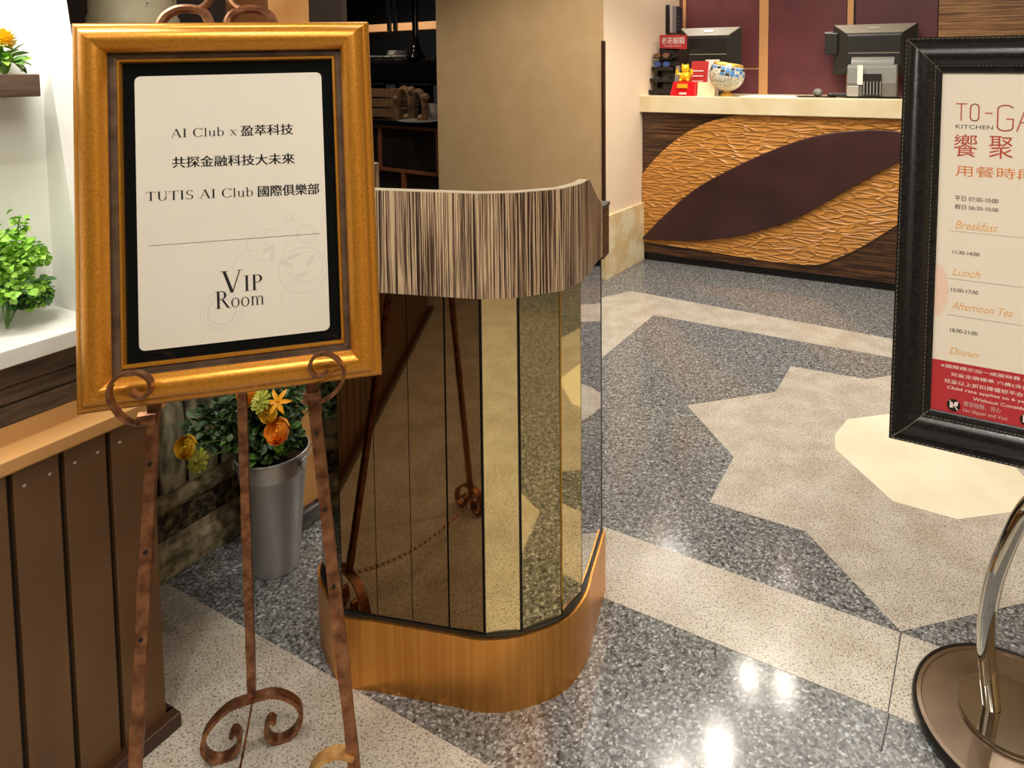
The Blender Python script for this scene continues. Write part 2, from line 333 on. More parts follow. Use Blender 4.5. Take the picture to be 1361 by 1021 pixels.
def glyph(ch):
    b = B(); w = .5
    if ch == 'A':
        w = .74; g_line(b, .09, 0, .37, 1, TN); g_line(b, .62, 0, .36, 1, TK); g_bar(b, .18, .52, .32); g_ser(b, .09, 0, .2); g_ser(b, .62, 0, .24)
    elif ch == 'I': w = .36; g_line(b, .16, 0, .16, 1, TK); g_ser(b, .16, 0); g_ser(b, .16, .975)
    elif ch == 'C': w = .7; g_arc(b, .37, .5, .34, .52, 42, 318); g_line(b, .62, .72, .64, 1, .03); g_line(b, .64, .02, .66, .25, .02)
    elif ch == 'T': w = .66; g_line(b, .31, 0, .31, 1, TK); g_bar(b, .02, .6, .96, .04); g_ser(b, .31, 0); g_line(b, .03, .78, .02, 1, .025); g_line(b, .59, .78, .6, 1, .025)
    elif ch == 'U': w = .74; g_line(b, .15, .3, .15, 1, TK); g_line(b, .58, .3, .58, 1, TN); g_arc(b, .35, .32, .255, .34, 180, 360, .1); g_ser(b, .15, .975); g_ser(b, .58, .975, .2)
    elif ch == 'S': w = .56; g_arc(b, .26, .74, .2, .27, 30, 250, .09); g_arc(b, .26, .26, .23, .27, -150, 75, .1); g_line(b, .2, .57, .33, .45, .13); g_line(b, .44, .75, .45, 1, .02); g_line(b, .04, 0, .05, .25, .02)
    elif ch == 'V': w = .76; g_line(b, .38, 0, .12, 1, TK); g_line(b, .39, 0, .65, 1, TN); g_ser(b, .12, .975); g_ser(b, .65, .975, .2)
    elif ch == 'P': w = .58; g_line(b, .15, 0, .15, 1, TK); g_arc(b, .27, .74, .26, .26, -90, 90); g_bar(b, .15, .29, .965); g_bar(b, .15, .29, .48); g_ser(b, .15, 0); g_ser(b, .12, .975, .18)
    elif ch == 'R': w = .7; g_line(b, .15, 0, .15, 1, TK); g_arc(b, .27, .75, .25, .25, -90, 90); g_bar(b, .15, .29, .965); g_bar(b, .15, .3, .5); g_ser(b, .15, 0); g_ser(b, .12, .975, .18); g_line(b, .6, 0, .34, .5, TK); g_ser(b, .63, 0, .16)
    elif ch == 'l': w = .3; g_line(b, .14, 0, .14, 1.02, .085); g_ser(b, .14, 0, .22); g_line(b, .08, .97, .14, 1.02, .06)
    elif ch == 'u': w = .54; g_line(b, .12, .15, .12, .66, .085); g_line(b, .4, 0, .4, .66, .085); g_arc(b, .25, .16, .17, .17, 180, 360, .07); g_ser(b, .09, .64, .12); g_ser(b, .37, .64, .12); g_ser(b, .45, 0, .1)
    elif ch == 'b': w = .56; g_line(b, .12, 0, .12, 1.02, .085); g_arc(b, .28, .33, .21, .35, -150, 150, .09); g_ser(b, .08, 1., .12)
    elif ch == 'o': w = .56; g_arc(b, .27, .33, .24, .35, 0, 360, .09)
    elif ch == 'x': w = .52; g_line(b, .42, 0, .1, .66, .09); g_line(b, .06, 0, .4, .66, .035); g_ser(b, .1, .64, .18); g_ser(b, .4, .64, .14); g_ser(b, .07, 0, .14); g_ser(b, .41, 0, .18)
    elif ch == 'm':
        w = .86; g_line(b, .13, 0, .13, .66, .085)
        for x in (.4, .69): g_line(b, x, 0, x, .45, .085); g_arc(b, x-.11, .45, .15, .22, 0, 150, .08); g_ser(b, x, 0, .18)
        g_ser(b, .13, 0, .18); g_ser(b, .09, .64, .12)
    elif ch == ' ': w = .3
    return b, w
def roman(s, h, caps=None):
    out = B(); x = 0
    for i, ch in enumerate(s):
        sc = h
        if caps and i > 0: sc = h*caps
        b, w = glyph(ch); b.v = [(x+p[0]*sc, p[1]-.0001*(i % 3), p[2]*sc) for p in b.v]; out = join(out, b); x += w*sc
    return out, x
def fit(b, width):
    xs = [p[0] for p in b.v]; s = width/(max(xs)-min(xs)); m0 = min(xs); b.v = [((p[0]-m0)*s, p[1], p[2]) for p in b.v]; return b
# ================================================================== SETTING
bb = B().box(-6, 6, -4.2, 9.5, -.12, 0)
floor = obj('floor', bb, m_dark, kind='structure')
def slab(name, pts, mat, z=.0008, **k):
    b = B().prism([(p[0], p[1], -.01) for p in pts], (0, 0, .01+z)); return obj(name, b, mat, floor, **k)
C0 = np.array([1.072, 2.222]); RR = .79; A0 = 1.8616
def reg(k, r=RR): return C0+r*np.array([math.cos(A0+k*PI/4), math.sin(A0+k*PI/4)])
rn = RR*math.cos(PI/4)/math.cos(PI/8)
px = lambda u, v: FL(u, v)[:2]
star = [px(1051, 487), px(1031, 521), px(913, 539), px(975, 608), px(943, 668), px(1071, 707), px(1197, 839.5), reg(3.5, rn), reg(4), reg(4.5, rn), reg(5), reg(5.5, rn), reg(6), reg(6.5, rn), reg(7), reg(7.5, rn)]
star = star[:7]+[px(1361, 802)]+star[8:]+[]
slab('star_inlay', star, m_light)
octo = [px(1110, 597), px(1187, 667), px(1273, 691), px(1361, 679), (1.36, 2.10), (1.37, 2.30), (1.27, 2.46), (1.10, 2.53), (.93, 2.49), px(1110, 578)]
slab('centre_inlay', octo, m_cream, .0014)
def ab(a, n): return (a*AD+n*BD)[:2]
inT = px(869, 419); inL = np.array([-.446, 2.143]); a2 = np.array(AD[:2]); b2 = np.array(BD[:2])
bi0 = px(801, 700); bi1 = px(1197, 841.5); bi2 = px(1294, 873); bo0 = px(801, 796); bo1 = px(1180, 948); bo2 = px(1215, 960)
dirb = (bi1-bi0)/np.linalg.norm(bi1-bi0)
L0 = bi0-dirb*.54; L1 = bo0-dirb*.50
slab('granite_slab', [L1, bo1-dirb*.0012, bi1-dirb*.0012, L0], m_light)
far_i = bi1+dirb*1.6; far_o = bo1+dirb*1.6
slab('granite_slab', [bo1+dirb*.0012, far_o, far_i, bi1+dirb*.0012], m_light)
toT = px(839, 387); tir = px(1182, 475); tor = px(1182, 450)
dt = (tir-inT)/np.linalg.norm(tir-inT); do_ = (tor-toT)/np.linalg.norm(tor-toT)
slab('granite_slab', [toT, inT, inT+dt*2.2, toT+do_*2.3], m_light)
li = px(801, 475); dl = (li-inT)/np.linalg.norm(li-inT)
slab('granite_slab', [toT, inT, inT+dl*1.62, inT+dl*1.62-a2*.27, toT-a2*.11+dl*.2], m_light)
lg = [(-5, .979), (-.15, .979), (.5, .3), (1.9, -.9), (1.9, -3.2), (-5, -3.2)]
wl0 = px(236, 784); wl1 = px(655, 1021); wd = (wl1-wl0)/np.linalg.norm(wl1-wl0); wn = np.array([-wd[1], wd[0]])
n0 = wn@wl0
slab('granite_slab', [wd*s+wn*(n0 if abs(n-.979) < 1e-6 else n) for s, n in lg], m_light)
slab('floor_joint', [px(1181, 949), px(1183, 949), px(1172, 999), px(1170, 999)], m_joint, .0006)
slab('floor_joint', [px(1197.5, 840), px(1198.8, 840), px(1181, 948), px(1179.6, 948)], m_joint, .001)
obj('ceiling', B().box(-6, 6, -4.2, 9.5, CEIL, CEIL+.1), m_ceil, kind='structure')
obj('wall_front', B().box(-6, 6, -4.2, -4.1, 0, CEIL), m_hall, kind='structure')
obj('wall_left', B().box(-5, -4.9, -4.1, 9.5, 0, CEIL), M('dimmed_far_wall', sr(40, 34, 30), .7), kind='structure')  # wall tone darkened to stand in for the dim kitchen zone
obj('wall_rear', B().box(-4.9, 6, 9.4, 9.5, 0, CEIL), M('dimmed_rear_wall', sr(12, 12, 13), .7), kind='structure')  # near-black tone stands in for the low light behind the buffet
p0 = np.array([1.75, -.75]); q0 = p0-b2*2.4; q1 = p0+b2*3.6
obj('wall_right', B().prism([(*q0, 0), (*q1, 0), (*(q1+a2*.15), 0), (*(q0+a2*.15), 0)], (0, 0, CEIL)), m_hall, kind='structure')
obj('baseboard_right', B().prism([(*(q0-a2*.02), 0), (*(q1-a2*.02), 0), (*q1, 0), (*q0, 0)], (0, 0, .16)), m_kdark, kind='structure')
# column and white side wall
cA = np.array([.048, 4.214]); dA = px(853, 345)
sd = (dA-cA)/np.linalg.norm(dA-cA); fd = np.array([-sd[1], sd[0]])       # side direction (away), front direction (left)
# column left edge lies on the ray u = 581
def on_ray(u, v, a, d): q = PLN(u, v, a, a+d); return q[:2]
cL = on_ray(582.5, 200, cA, fd)
cB = cA+sd*.48; jn = cA+sd*1.165
top = [(*cA, 0), (*cL, 0), (*(cL+sd*.8), 0), (*(jn+fd*.3), 0), (*jn, 0)]
obj('wall_column', B().prism(top, (0, 0, CEIL)), [m_beige], kind='structure')
# its side face carries a lighter paint: a thin lining
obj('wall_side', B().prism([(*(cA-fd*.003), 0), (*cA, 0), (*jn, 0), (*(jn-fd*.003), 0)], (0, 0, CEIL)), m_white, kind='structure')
obj('trim_1', B().prism([(*(cA-fd*.02-sd*.012), .0), (*(cA+fd*.3-sd*.012), .0), (*(cA+fd*.3), .0), (*cA, 0), (*(dA), 0), (*(dA-fd*.02), 0)], (0, 0, .40)), m_marble, kind='structure', bevel=.003)
zt = lambda x, y, v: HC-(v-93)/FPX*y
obj('trim_2', B().prism([(*(cA-fd*.006-sd*.006), .40), (*(cA+fd*.012-sd*.006), .40), (*(cA+fd*.012), .40), (*(cA-fd*.006+sd*.014), .40)], (0, 0, 1.075)), M('dark_corner_guard', sr(64, 36, 24), .4), kind='structure')
# wall behind the reception counter
ax0 = jn+sd*.0
wb = B(); hx = [tuple(-fd)+(0,), tuple(sd)+(0,), (0, 0, 1)]
back = thing('wall_back', '', '', (*ax0, 0), hx, kind='structure')
obj('panel_base', B().box(-.1, 4.2, .012, .16, 0, CEIL), m_kdark, back, local=True)
def wx(u, v=60):
    q = PLN(u, v, ax0, ax0-fd); return float((q[:2]-ax0)@(-fd)), float(q[2])
xs = [wx(u)[0] for u in (903, 908, 912, 1009.5, 1021.5, 1126, 1134, 1137, 1246)]
zl = wx(1002, 91)[1]
obj('wall_panel', B().box(xs[0]-.01, xs[1], -.012, .012, 0, CEIL), m_burg, back, local=True, bevel=.002)
obj('wall_strip', B().box(xs[1], xs[2], -.008, .012, 0, CEIL), m_copperstrip, back, local=True)
obj('wall_panel', B().box(xs[2]+.003, xs[3]-.003, -.012, .012, zl+.006, CEIL), m_burg, back, local=True, bevel=.004)
obj('wall_panel', B().box(xs[2]+.003, xs[3]-.003, -.012, .012, 0, zl-.006), m_burg, back, local=True, bevel=.004)
obj('wall_strip', B().box(xs[2], xs[3], -.006, .012, zl-.005, zl+.005), m_copperstrip, back, local=True)
obj('wall_strip', B().box(xs[3], xs[4], -.012, .012, 0, CEIL), m_copperstrip, back, local=True)
obj('wall_panel', B().box(xs[4]+.002, xs[5]-.002, -.012, .012, 0, CEIL), m_burg, back, local=True, bevel=.004)
obj('wall_strip', B().box(xs[5], xs[6], -.012, .012, 0, CEIL), m_copperstrip, back, local=True)
obj('wall_panel', B().box(xs[7], xs[8], -.012, .012, 0, CEIL), m_burg, back, local=True, bevel=.004)
obj('veneer_panel', B().box(xs[8]+.004, 4.2, -.02, .012, 0, CEIL), zebra('amber_zebra_veneer', (2, 2, 110), [(.36, sr(70, 44, 24)), (.5, sr(150, 106, 62)), (.6, sr(196, 150, 98)), (.7, sr(110, 74, 42))]), back, local=True)
# ------------------------------------------------------------------ left wainscot wall with planted niche
Cn = np.array([-.859, 1.28, 0])
WAX = [tuple(GD), tuple(-NR), (0, 0, 1)]        # local x = along wall away from camera, y = into the wall, z = up
wall = thing('wall_niche', '', '', tuple(Cn), WAX, kind='structure')
LW = -2.05
obj('wall_core', B().box(LW, -.002, .012, .5, 0, .645), M('groove_black', sr(20, 13, 9), .7), wall, local=True)
obj('wall_core', B().box(LW, -.009, .186, .5, .645, CEIL), m_niche, wall, local=True)
obj('wall_end', B().box(-.002, .010, 0, .5, 0, .645), m_board, wall, local=True)
k = 0; x1 = .0
while x1 > LW+.08:
    x0 = -.069 if k == 0 else x1-.0745
    bd = obj('board', B().box(x0+.0042, x1-(.0 if k == 0 else .0042), 0, .014, .02, .645), m_board, wall, local=True, bevel=.0015)
    if k < 6:
        for f in ((.26, .75) if k else (.28,)):
            sx = x0+(x1-x0)*f
            sb = B().quad_strip([[(sx+r*math.cos(2*PI*q/10), y, .617+r*math.sin(2*PI*q/10)) for q in range(10)] for r, y in ((.0028, .0), (.0028, -.001), (.0018, -.0014), (.0012, -.0005))], cap=True)
            s_ = obj('screw', sb, m_sil, bd, smooth=True, local=True)
    x1 = x0; k += 1
obj('skirting', B().box(LW, .028, -.022, .012, 0, .030).box(.012, .028, .0, .5, 0, .030), M('skirting_brown', sr(62, 38, 26), .35), wall, local=True, bevel=.003)
obj('ledge', B().prism([(LW, -.012, .653), (LW, -.012, .675), (LW, .028, .682), (LW, .031, .714), (LW, .06, .714), (LW, .3, .645), (LW, .0, .645)], (.03-LW, 0, 0)), m_tan, wall, local=True, bevel=.0015)
for z0, z1, y0 in ((.714, .746, .030), (.747, .778, .036), (.779, .817, .030)):
    obj('band_board', B().box(LW, .02, y0, .3, z0, z1-.001), m_strip, wall, local=True, bevel=.002)
obj('niche_sill', B().box(LW, .03, .012, .3, .817, .847), m_nichestone, wall, local=True, bevel=.002)
obj('niche_cheek', B().prism([(-.055, .073, .847), (-.055, .184, 1.445), (-.055, .192, 1.445), (-.055, .192, .847)], (.046, 0, 0)), m_niche, wall, local=True)
obj('niche_shelf', B().box(LW, -.098, .10, .188, 1.256, 1.296), m_strip, wall, local=True, bevel=.002)
# dark wall beyond the niche, seen above the frame
obj('wall_beyond', B().prism([(-1.75, 2.15, 0), (-1.0, 2.75, 0), (-1.0, 2.8, 0), (-1.8, 2.2, 0)], (0, 0, CEIL)), M('dark_brown_wall', sr(46, 30, 24), .6), kind='structure')
# ------------------------------------------------------------------ old stone wall
s0 = np.array([-1.109, 1.663]); s1 = np.array([-1.017, 1.847]); sdv = (s1-s0)/np.linalg.norm(s1-s0); so = np.array([sdv[1], -sdv[0]])
SAX = [(*sdv, 0), (-so[0], -so[1], 0), (0, 0, 1)]
st = thing('wall_stone', '', '', (*s0, 0), SAX, kind='structure')
obj('stone_core', B().box(-.5, .32, .03, .3, 0, 1.38), M('deep_joint', sr(34, 28, 20), .9), st, local=True)
obj('base_moulding', B().prism([(-.5, 0, 0), (-.5, 0, .06), (-.5, .012, .075), (-.5, .012, .10), (-.5, .04, .10), (-.5, .04, 0)], (.82, 0, 0)), m_mould, st, local=True, bevel=.003)
def rock(x0, x1, z0, z1, y0, dep=.03):
    b = B(); n = 5; rings = []
    for i in range(n+1):
        z = z0+(z1-z0)*i/n; e = math.sin(PI*(i+.4)/(n+.8))
        rg = []
        for j in range(7):
            a = PI*j/6; xx = (x0+x1)/2-(x1-x0)/2*math.cos(a)*(.86+.14*e)*random.uniform(.92, 1.); yy = y0-dep*math.sin(a)*e*random.uniform(.75, 1.15)
            rg.append((xx, yy, z))
        rg += [(x1-.004, y0+.03, z), (x0+.004, y0+.03, z)]; rings.append(rg)
    return b.quad_strip(rings, cap=True)
fb = B()
obj('carved_frieze', B().box(-.5, .32, .014, .05, .10, .175), m_carve, st, local=True)
for i in range(20):
    xx = -.48+i*.04
    obj('frieze_scroll', B().ball((xx, .014, .1375+random.uniform(-.006, .006)), .016, 8, 6, (1, .5, 1.3)), m_carve, st, smooth=True, local=True)
obj('upper_moulding', B().prism([(-.5, .004, .175), (-.5, -.006, .19), (-.5, -.006, .203), (-.5, .01, .215), (-.5, .05, .215), (-.5, .05, .175)], (.82, 0, 0)), m_mould, st, local=True, bevel=.002)
z = .217
while z < 1.35:
    h = random.uniform(.16, .24) if z > .25 else .25
    xx = -.5
    while xx < .3:
        ww = random.uniform(.06, .09); obj('stone', rock(xx, xx+ww, z, min(z+h, 1.38)-.004, .02, random.uniform(.02, .034)), m_stone, st, smooth=True, local=True); xx += ww+.003
    z += h+.003
obj('stone_coping', B().box(-.52, .34, -.02, .32, 1.38, 1.405), m_mould, st, local=True, bevel=.006)
# tan stone pillar beyond the bucket
pc = np.array([-.868, 1.850]); 
PAX = [(*b2, 0), (*(-a2), 0), (0, 0, 1)]
pl_ = thing('wall_pillar', '', '', (*pc, 0), PAX, kind='structure')
obj('pillar_block', B().box(0, .13, 0, .17, .05, CEIL), [m_pillar], pl_, local=True, bevel=.004)
obj('pillar_foot', B().box(-.006, .14, -.02, .18, 0, .05), noisy('dark_marble', sr(40, 40, 42), sr(130, 128, 124), 12, .2, lo=.45, hi=.7), pl_, local=True, bevel=.004)
obj('pillar_shade_face', B().box(-.006, 0, .002, .17, .05, CEIL), M('shaded_return', sr(130, 78, 40), .6), pl_, local=True)  # sheet painted browner to carry the shadow on the pillar's return face
for z_ in (.42, .86, 1.3, 1.75): obj('pillar_joint', B().box(-.002, .132, -.0012, .0, z_, z_+.004), m_joint, pl_, local=True)
# cream weathered column standing on the stone wall
cc = AT(178, 27, 1.86)
col = thing('stone_column', 'cream weathered round column base with cracks, above top left of gold frame', 'column', (cc[0], cc[1], 1.405))
mcr = noisy('cracked_cream_paint', sr(196, 186, 150), sr(222, 214, 184), 10, .55, bst=.2)
v_ = coords(mcr, (1, 1, 1)); n_ = nd(mcr, 'ShaderNodeTexNoise'); n_.inputs['Scale'].default_value = 38; n_.inputs['Detail'].default_value = 6; lk(mcr, v_, n_.inputs['Vector'])
old = bsdf(mcr).inputs['Base Color'].links[0].from_socket
lk(mcr, mixc(mcr, old, sr(70, 60, 44), ramp(mcr, n_.outputs['Fac'], [(.66, (0, 0, 0)), (.70, (1, 1, 1))])), bsdf(mcr).inputs['Base Color'])
obj('base_ring', B().lathe([(0, 0), (.108, 0), (.114, .008), (.112, .018), (.104, .022), (0, .022)], n=40), mcr, col, smooth=True, local=True)
obj('shaft', B().lathe([(.104, .022), (.106, .034), (.100, .045), (.098, .12), (.1, .5), (.1, CEIL-1.405)], n=40), mcr, col, smooth=True, local=True)
# ------------------------------------------------------------------ ceiling lamps (mirrored in the polished floor)
LL = ['mirrored in dark floor as left of the bright pair', 'mirrored in dark floor as right of the bright pair', 'mirrored in floor below the star, left of two', 'mirrored in floor below the star, right of two', 'mirrored at the lower edge of the dark floor', 'above the floor left of the beige column', 'over the gilt framed notice', 'over the menu stand', 'over the star in the floor', 'over the band before the counter', 'over the floor behind the podium', 'over the right end of the counter', 'behind the camera over pale granite', 'behind the camera near the right wall']
for i, p in enumerate([(q[0], q[1]) for q in LAMPS]+LAMPS2):
    t = thing('ceiling_light', 'round recessed downlight, '+LL[i], 'lamp', (p[0], p[1], CEIL-.012), group='recessed downlights')
    obj('lamp_ring', B().lathe([(.045, .012), (.06, .012), (.06, 0), (.045, 0), (.045, .012)], n=20), m_white, t, smooth=True, local=True)
    obj('diffuser', B().lathe([(0, .006), (.045, .006), (.045, .009), (0, .009)], n=20), m_glow, t, local=True)
# ================================================================== PODIUM
pm = np.array([-.3445, 1.3535, 0]); PX = np.array([.97, -.243, 0]); PY = np.array([.243, .97, 0])
pod = thing('host_podium', 'curved podium with striped wood rim, upright mirror panels and copper base', 'podium', tuple(pm), [tuple(PX), tuple(PY), (0, 0, 1)])
front = [(-.335, .17), (-.326, .10), (-.277, .047), (-.199, -.0085), (-.118, -.005), (-.039, -.0017), (.041, .0017), (.118, .005), (.1876, .031), (.2567, .0885), (.28, .1625), (.2775, .235), (.275, .306), (.272, .378)]
outline = [(-.335, .378), (-.335, .275)]+front
def off(poly, d):
    out = []; n = len(poly)
    for i in range(n):
        p = np.array(poly[i]); a = np.array(poly[max(i-1, 0)]); c = np.array(poly[min(i+1, n-1)]); t = (c-a)/np.linalg.norm(c-a); out.append(tuple(p+np.array([t[1], -t[0]])*d))
    return out
ZB, ZM, ZT = .158, .865, 1.061
obj('core', B().prism([(x_, y_, ZB) for x_, y_ in off(outline, -.006)], (0, 0, ZM-ZB+.02)), m_black, pod, local=True)
# copper plinth, smooth curve
cur = smooth_curve([(x_, y_) for x_, y_ in off(outline, .009)], 5)
cur_in = [(p[0], p[1]) for p in cur]
obj('plinth', B().prism([(p[0], p[1], .0) for p in cur_in], (0, 0, ZB-.004)), m_gold, pod, smooth=True, local=True)
obj('plinth_lip', B().prism([(p[0], p[1], ZB-.004) for p in smooth_curve(off(outline, .0035), 5)], (0, 0, .006)), m_black, pod, smooth=True, local=True)
for i in range(len(outline)-1):
    a = np.array(outline[i]); c = np.array(outline[i+1]); t = (c-a)/np.linalg.norm(c-a); nn = np.array([t[1], -t[0]])
    fronti = 5 <= i <= 8
    gp = .0008 if i in (5, 6, 7) else (.003 if 8 <= i <= 11 else .0012)
    gl = .0008 if 5 <= i <= 7 else .003
    if i >= 12: gp = gl = .0005
    if i == len(outline)-2: gp = .009
    a_ = a+t*gl; c_ = c-t*gp
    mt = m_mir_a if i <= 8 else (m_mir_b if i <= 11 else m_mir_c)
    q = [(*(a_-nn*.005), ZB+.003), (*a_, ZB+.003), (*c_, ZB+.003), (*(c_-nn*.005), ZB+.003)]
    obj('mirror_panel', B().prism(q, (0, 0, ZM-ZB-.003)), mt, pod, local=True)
# striped fascia, top edge steps down at the right end
fo = [(-.337, .36), (-.337, .27)]+[p for p in off(front, .004)]; fo[-1] = (.281, .36)
fo = [fo[0], fo[1]]+fo[2:11]+[tuple(p) for p in smooth_curve(fo[11:], 3)]; fi = off(fo, -.022)
def ztop(y_, x_): return ZT if y_ < .23 or x_ < 0 else ZT-(y_-.23)/.13*.085
rings = []
for (x_, y_), (xi, yi) in zip(fo, fi): rings.append([(x_, y_, ZM-.012), (x_, y_, ztop(y_, x_)), (xi, yi, ztop(y_, x_)), (xi, yi, ZM-.012)])
obj('fascia', B().quad_strip(rings, cap=True), m_wood_v, pod, smooth=False, local=True)
obj('fascia_top_edge', B().quad_strip([[(r[1][0], r[1][1], r[1][2]), (r[1][0], r[1][1], r[1][2]+.0015), (r[2][0], r[2][1], r[2][2]+.0015), (r[2][0], r[2][1], r[2][2])] for r in rings], cap=True), M('pale_veneer_edge', sr(190, 176, 150), .4), pod, local=True)
obj('worktop', B().prism([(x_, y_, ZM+.03) for x_, y_ in fi], (0, 0, .03)), m_wood_h, pod, local=True)
obj('rear_shelf', B().box(-.30, .283, .362, .42, ZM-.02, .967), m_wood_h, pod, local=True, bevel=.002)
obj('rear_shelf_top', B().box(-.302, .285, .362, .422, .967, .976), M('dark_stone_top', sr(70, 72, 66), .3), pod, local=True, bevel=.001)
obj('rear_panel', B().box(-.30, .268, .37, .40, ZB-.1, ZM-.021), m_black, pod, local=True)
# ================================================================== RECEPTION COUNTER
pE = px(1186, 388); cdv = (pE-dA)/np.linalg.norm(pE-dA); cb = np.array([-cdv[1], cdv[0]])
CAX = [(*cdv, 0), (*cb, 0), (0, 0, 1)]
cnt = thing('reception_counter', 'reception counter with cream marble top and carved tan front with dark leaf shape', 'counter', (*dA, 0), CAX)
def cp(u, v): q = PLN(u, v, dA, pE); d = q[:2]-dA; return float(d@cdv), float(q[2])
CTZ = 1.126; LEN = 2.7
obj('front_panel', B().box(.004, LEN, 0, .03, .05, 1.014), m_wood_h, cnt, local=True)
obj('kick_base', B().box(.004, LEN, .02, .07, 0, .05), m_black, cnt, local=True)
obj('cabinet_body', B().box(.004, LEN, .031, .50, .05, 1.014), m_kdark, cnt, local=True)
up = smooth_curve([cp(u, v) for u, v in ((853.5, 233), (870, 212), (900, 185), (935, 165), (975, 154), (1030, 151))], 6)
lo = smooth_curve([cp(u, v) for u, v in ((1190, 300), (1150, 325), (1110, 344), (1077, 352), (1010, 345), (930, 332), (856, 321))], 6)
poly = [p for p in up]+[cp(1290, 158), cp(1290, 240)]+[p for p in lo]
obj('carved_panel', B().prism([(max(p[0], .004), -.0, min(p[1], 1.013)) for p in poly], (0, -.010, 0)), m_carved, cnt, local=True)
leaf = smooth_curve([cp(u, v) for u, v in ((854.5, 316), (885, 285), (925, 251), (975, 223), (1035, 196), (1090, 179), (1150, 172.5), (1196, 174.5), (1240, 182))], 6)+smooth_curve([cp(u, v) for u, v in ((1240, 190), (1196, 214), (1130, 250), (1060, 289), (1010, 306), (970, 315), (925, 319), (885, 318.5), (854.5, 316.5))], 6)[1:-1]
obj('leaf_panel', B().prism([(p[0], -.010, p[1]) for p in leaf], (0, -.018, 0)), m_leaf, cnt, local=True, bevel=.005)
obj('countertop', B().box(-.02, LEN+.05, -.04, .62, 1.016, CTZ), m_counter, cnt, local=True, bevel=.004)
cinv = np.array([[*cdv], [*cb]])
def ctop(u, v):   # point of the photograph -> position on the counter top
    q = FL(u, v, CTZ); return q
def cpos(u, yb, z=CTZ):  # on the counter: along the ray of column u at depth yb behind the front edge
    a = dA+cb*yb; q = PLN(u, 120, a, a+cdv); return (float(q[0]), float(q[1]), z)
def catz(v, p): return HC-(v-93)/FPX*p[1]     # height seen at row v above the spot p
# POS terminals (seen from behind)
def pos(u0, u1, v0, yb, label, kind):
    p = cpos((u0+u1)/2, yb); W = (u1-u0)/FPX*p[1]*1.0; Ht = catz(v0, p)-CTZ
    t = thing('pos_terminal', label, 'terminal', p, CAX, group='register terminals on the counter')
    zb = Ht*.30
    # casing: flat screen slab plus bulged rear
    rings = []
    for y_, fx, z0, z1 in ((.03, 1., zb, Ht), (.0, 1., zb, Ht), (-.004, .97, zb+.01, Ht-.004), (-.05, .66, zb+.05, Ht-.06), (-.055, .62, zb+.06, Ht-.075)):
        rings.append([(-W/2*fx, y_, z0), (W/2*fx, y_, z0), (W/2*fx, y_, z1), (-W/2*fx, y_, z1)])
    obj('casing', B().quad_strip(rings, cap=True), m_posd, t, local=True, bevel=.003)
    obj('top_panel', B().face([(-W*.485, -.006, Ht-.004), (W*.485, -.006, Ht-.004), (W*.33, -.054, Ht-.06), (-W*.33, -.054, Ht-.06)]).prism([(-W*.485, -.006, Ht-.003), (W*.485, -.006, Ht-.003), (W*.33, -.054, Ht-.058), (-W*.33, -.054, Ht-.058)], (0, -.002, .003)), m_posg, t, local=True)
    obj('badge', B().prism([(-W*.07, -.028, Ht-.022), (W*.07, -.028, Ht-.022), (W*.07, -.038, Ht-.034), (-W*.07, -.038, Ht-.034)], (0, -.003, .004)), m_sil, t, local=True)
    obj('vent_line', B().box(-W*.3, W*.3, -.058, -.054, zb+(Ht-zb)*.42, zb+(Ht-zb)*.44), m_posg, t, local=True)
    obj('stand_neck', B().box(-W*.2, W*.2, -.06, .0, 0, zb+.08), m_posd if kind else m_posl, t, local=True, bevel=.006)
    obj('stand_foot', B().box(-W*.3, W*.3, -.09, .06, 0, .015), m_posd, t, local=True, bevel=.004)
    if kind:
        obj('card_reader', B().box(-W/2-.05, -W/2+.03, -.03, .04, zb+(Ht-zb)*.40, Ht-.05), m_posd, t, local=True, bevel=.006)
        obj('reader_top', B().box(-W/2-.052, -W/2+.0, -.03, .04, Ht-.05, Ht-.044), m_sil, t, local=True)
    return t, p, W, Ht
pos(902, 985, 38, .36, 'black register terminal behind the crackled bowl, left of the two', 0)
pos(1109, 1213, 34, .42, 'black register terminal with side card reader behind the receipt printer, right of the two', 1)
# receipt printer
p = cpos(1158, .09); sc = p[1]/FPX
pr = thing('receipt_printer', 'grey receipt printer with dark vented slot at the right end of the counter', 'printer', p, CAX)
hh = catz(87, p)-CTZ; w2 = 31*sc
obj('body', B().prism([(-w2, 0, .006), (-w2, -.012, hh*.45), (-w2, .01, hh*.93), (-w2, .03, hh), (-w2, .14, hh), (-w2, .14, .006)], (2*w2, 0, 0)), m_posl, pr, local=True, bevel=.006)
obj('roll_cover', B().quad_strip([[(x_, .075+.05*math.cos(a), hh-.01+.055*math.sin(a)) for a in [PI*q/10 for q in range(11)]] for x_ in (-w2*.86, w2*.86)], cap=True), m_posl, pr, smooth=True, local=True)
obj('vent', B().prism([(-w2*.35, -.004, hh*.08), (w2*.4, -.004, hh*.08), (w2*.4, -.006, hh*.72), (-w2*.35, -.006, hh*.72)], (0, -.010, 0)), m_posd, pr, local=True)
for i in range(6): obj('vent_slat', B().box(-w2*.3+i*w2*.13, -w2*.27+i*w2*.13, -.022, -.014, hh*.1, hh*.5), m_sil, pr, local=True)
obj('white_button', B().box(-w2*.98, -w2*.5, -.018, -.004, hh*.05, hh*.36), m_sil, pr, local=True, bevel=.003)
obj('paper_slip', B().box(-w2*.56, -w2*.34, -.020, -.008, hh*.4, hh*.98), m_paperw, pr, local=True)
obj('foot_plate', B().box(-w2*1.05, w2*1.2, -.015, .15, 0, .006), m_shiny, pr, local=True)
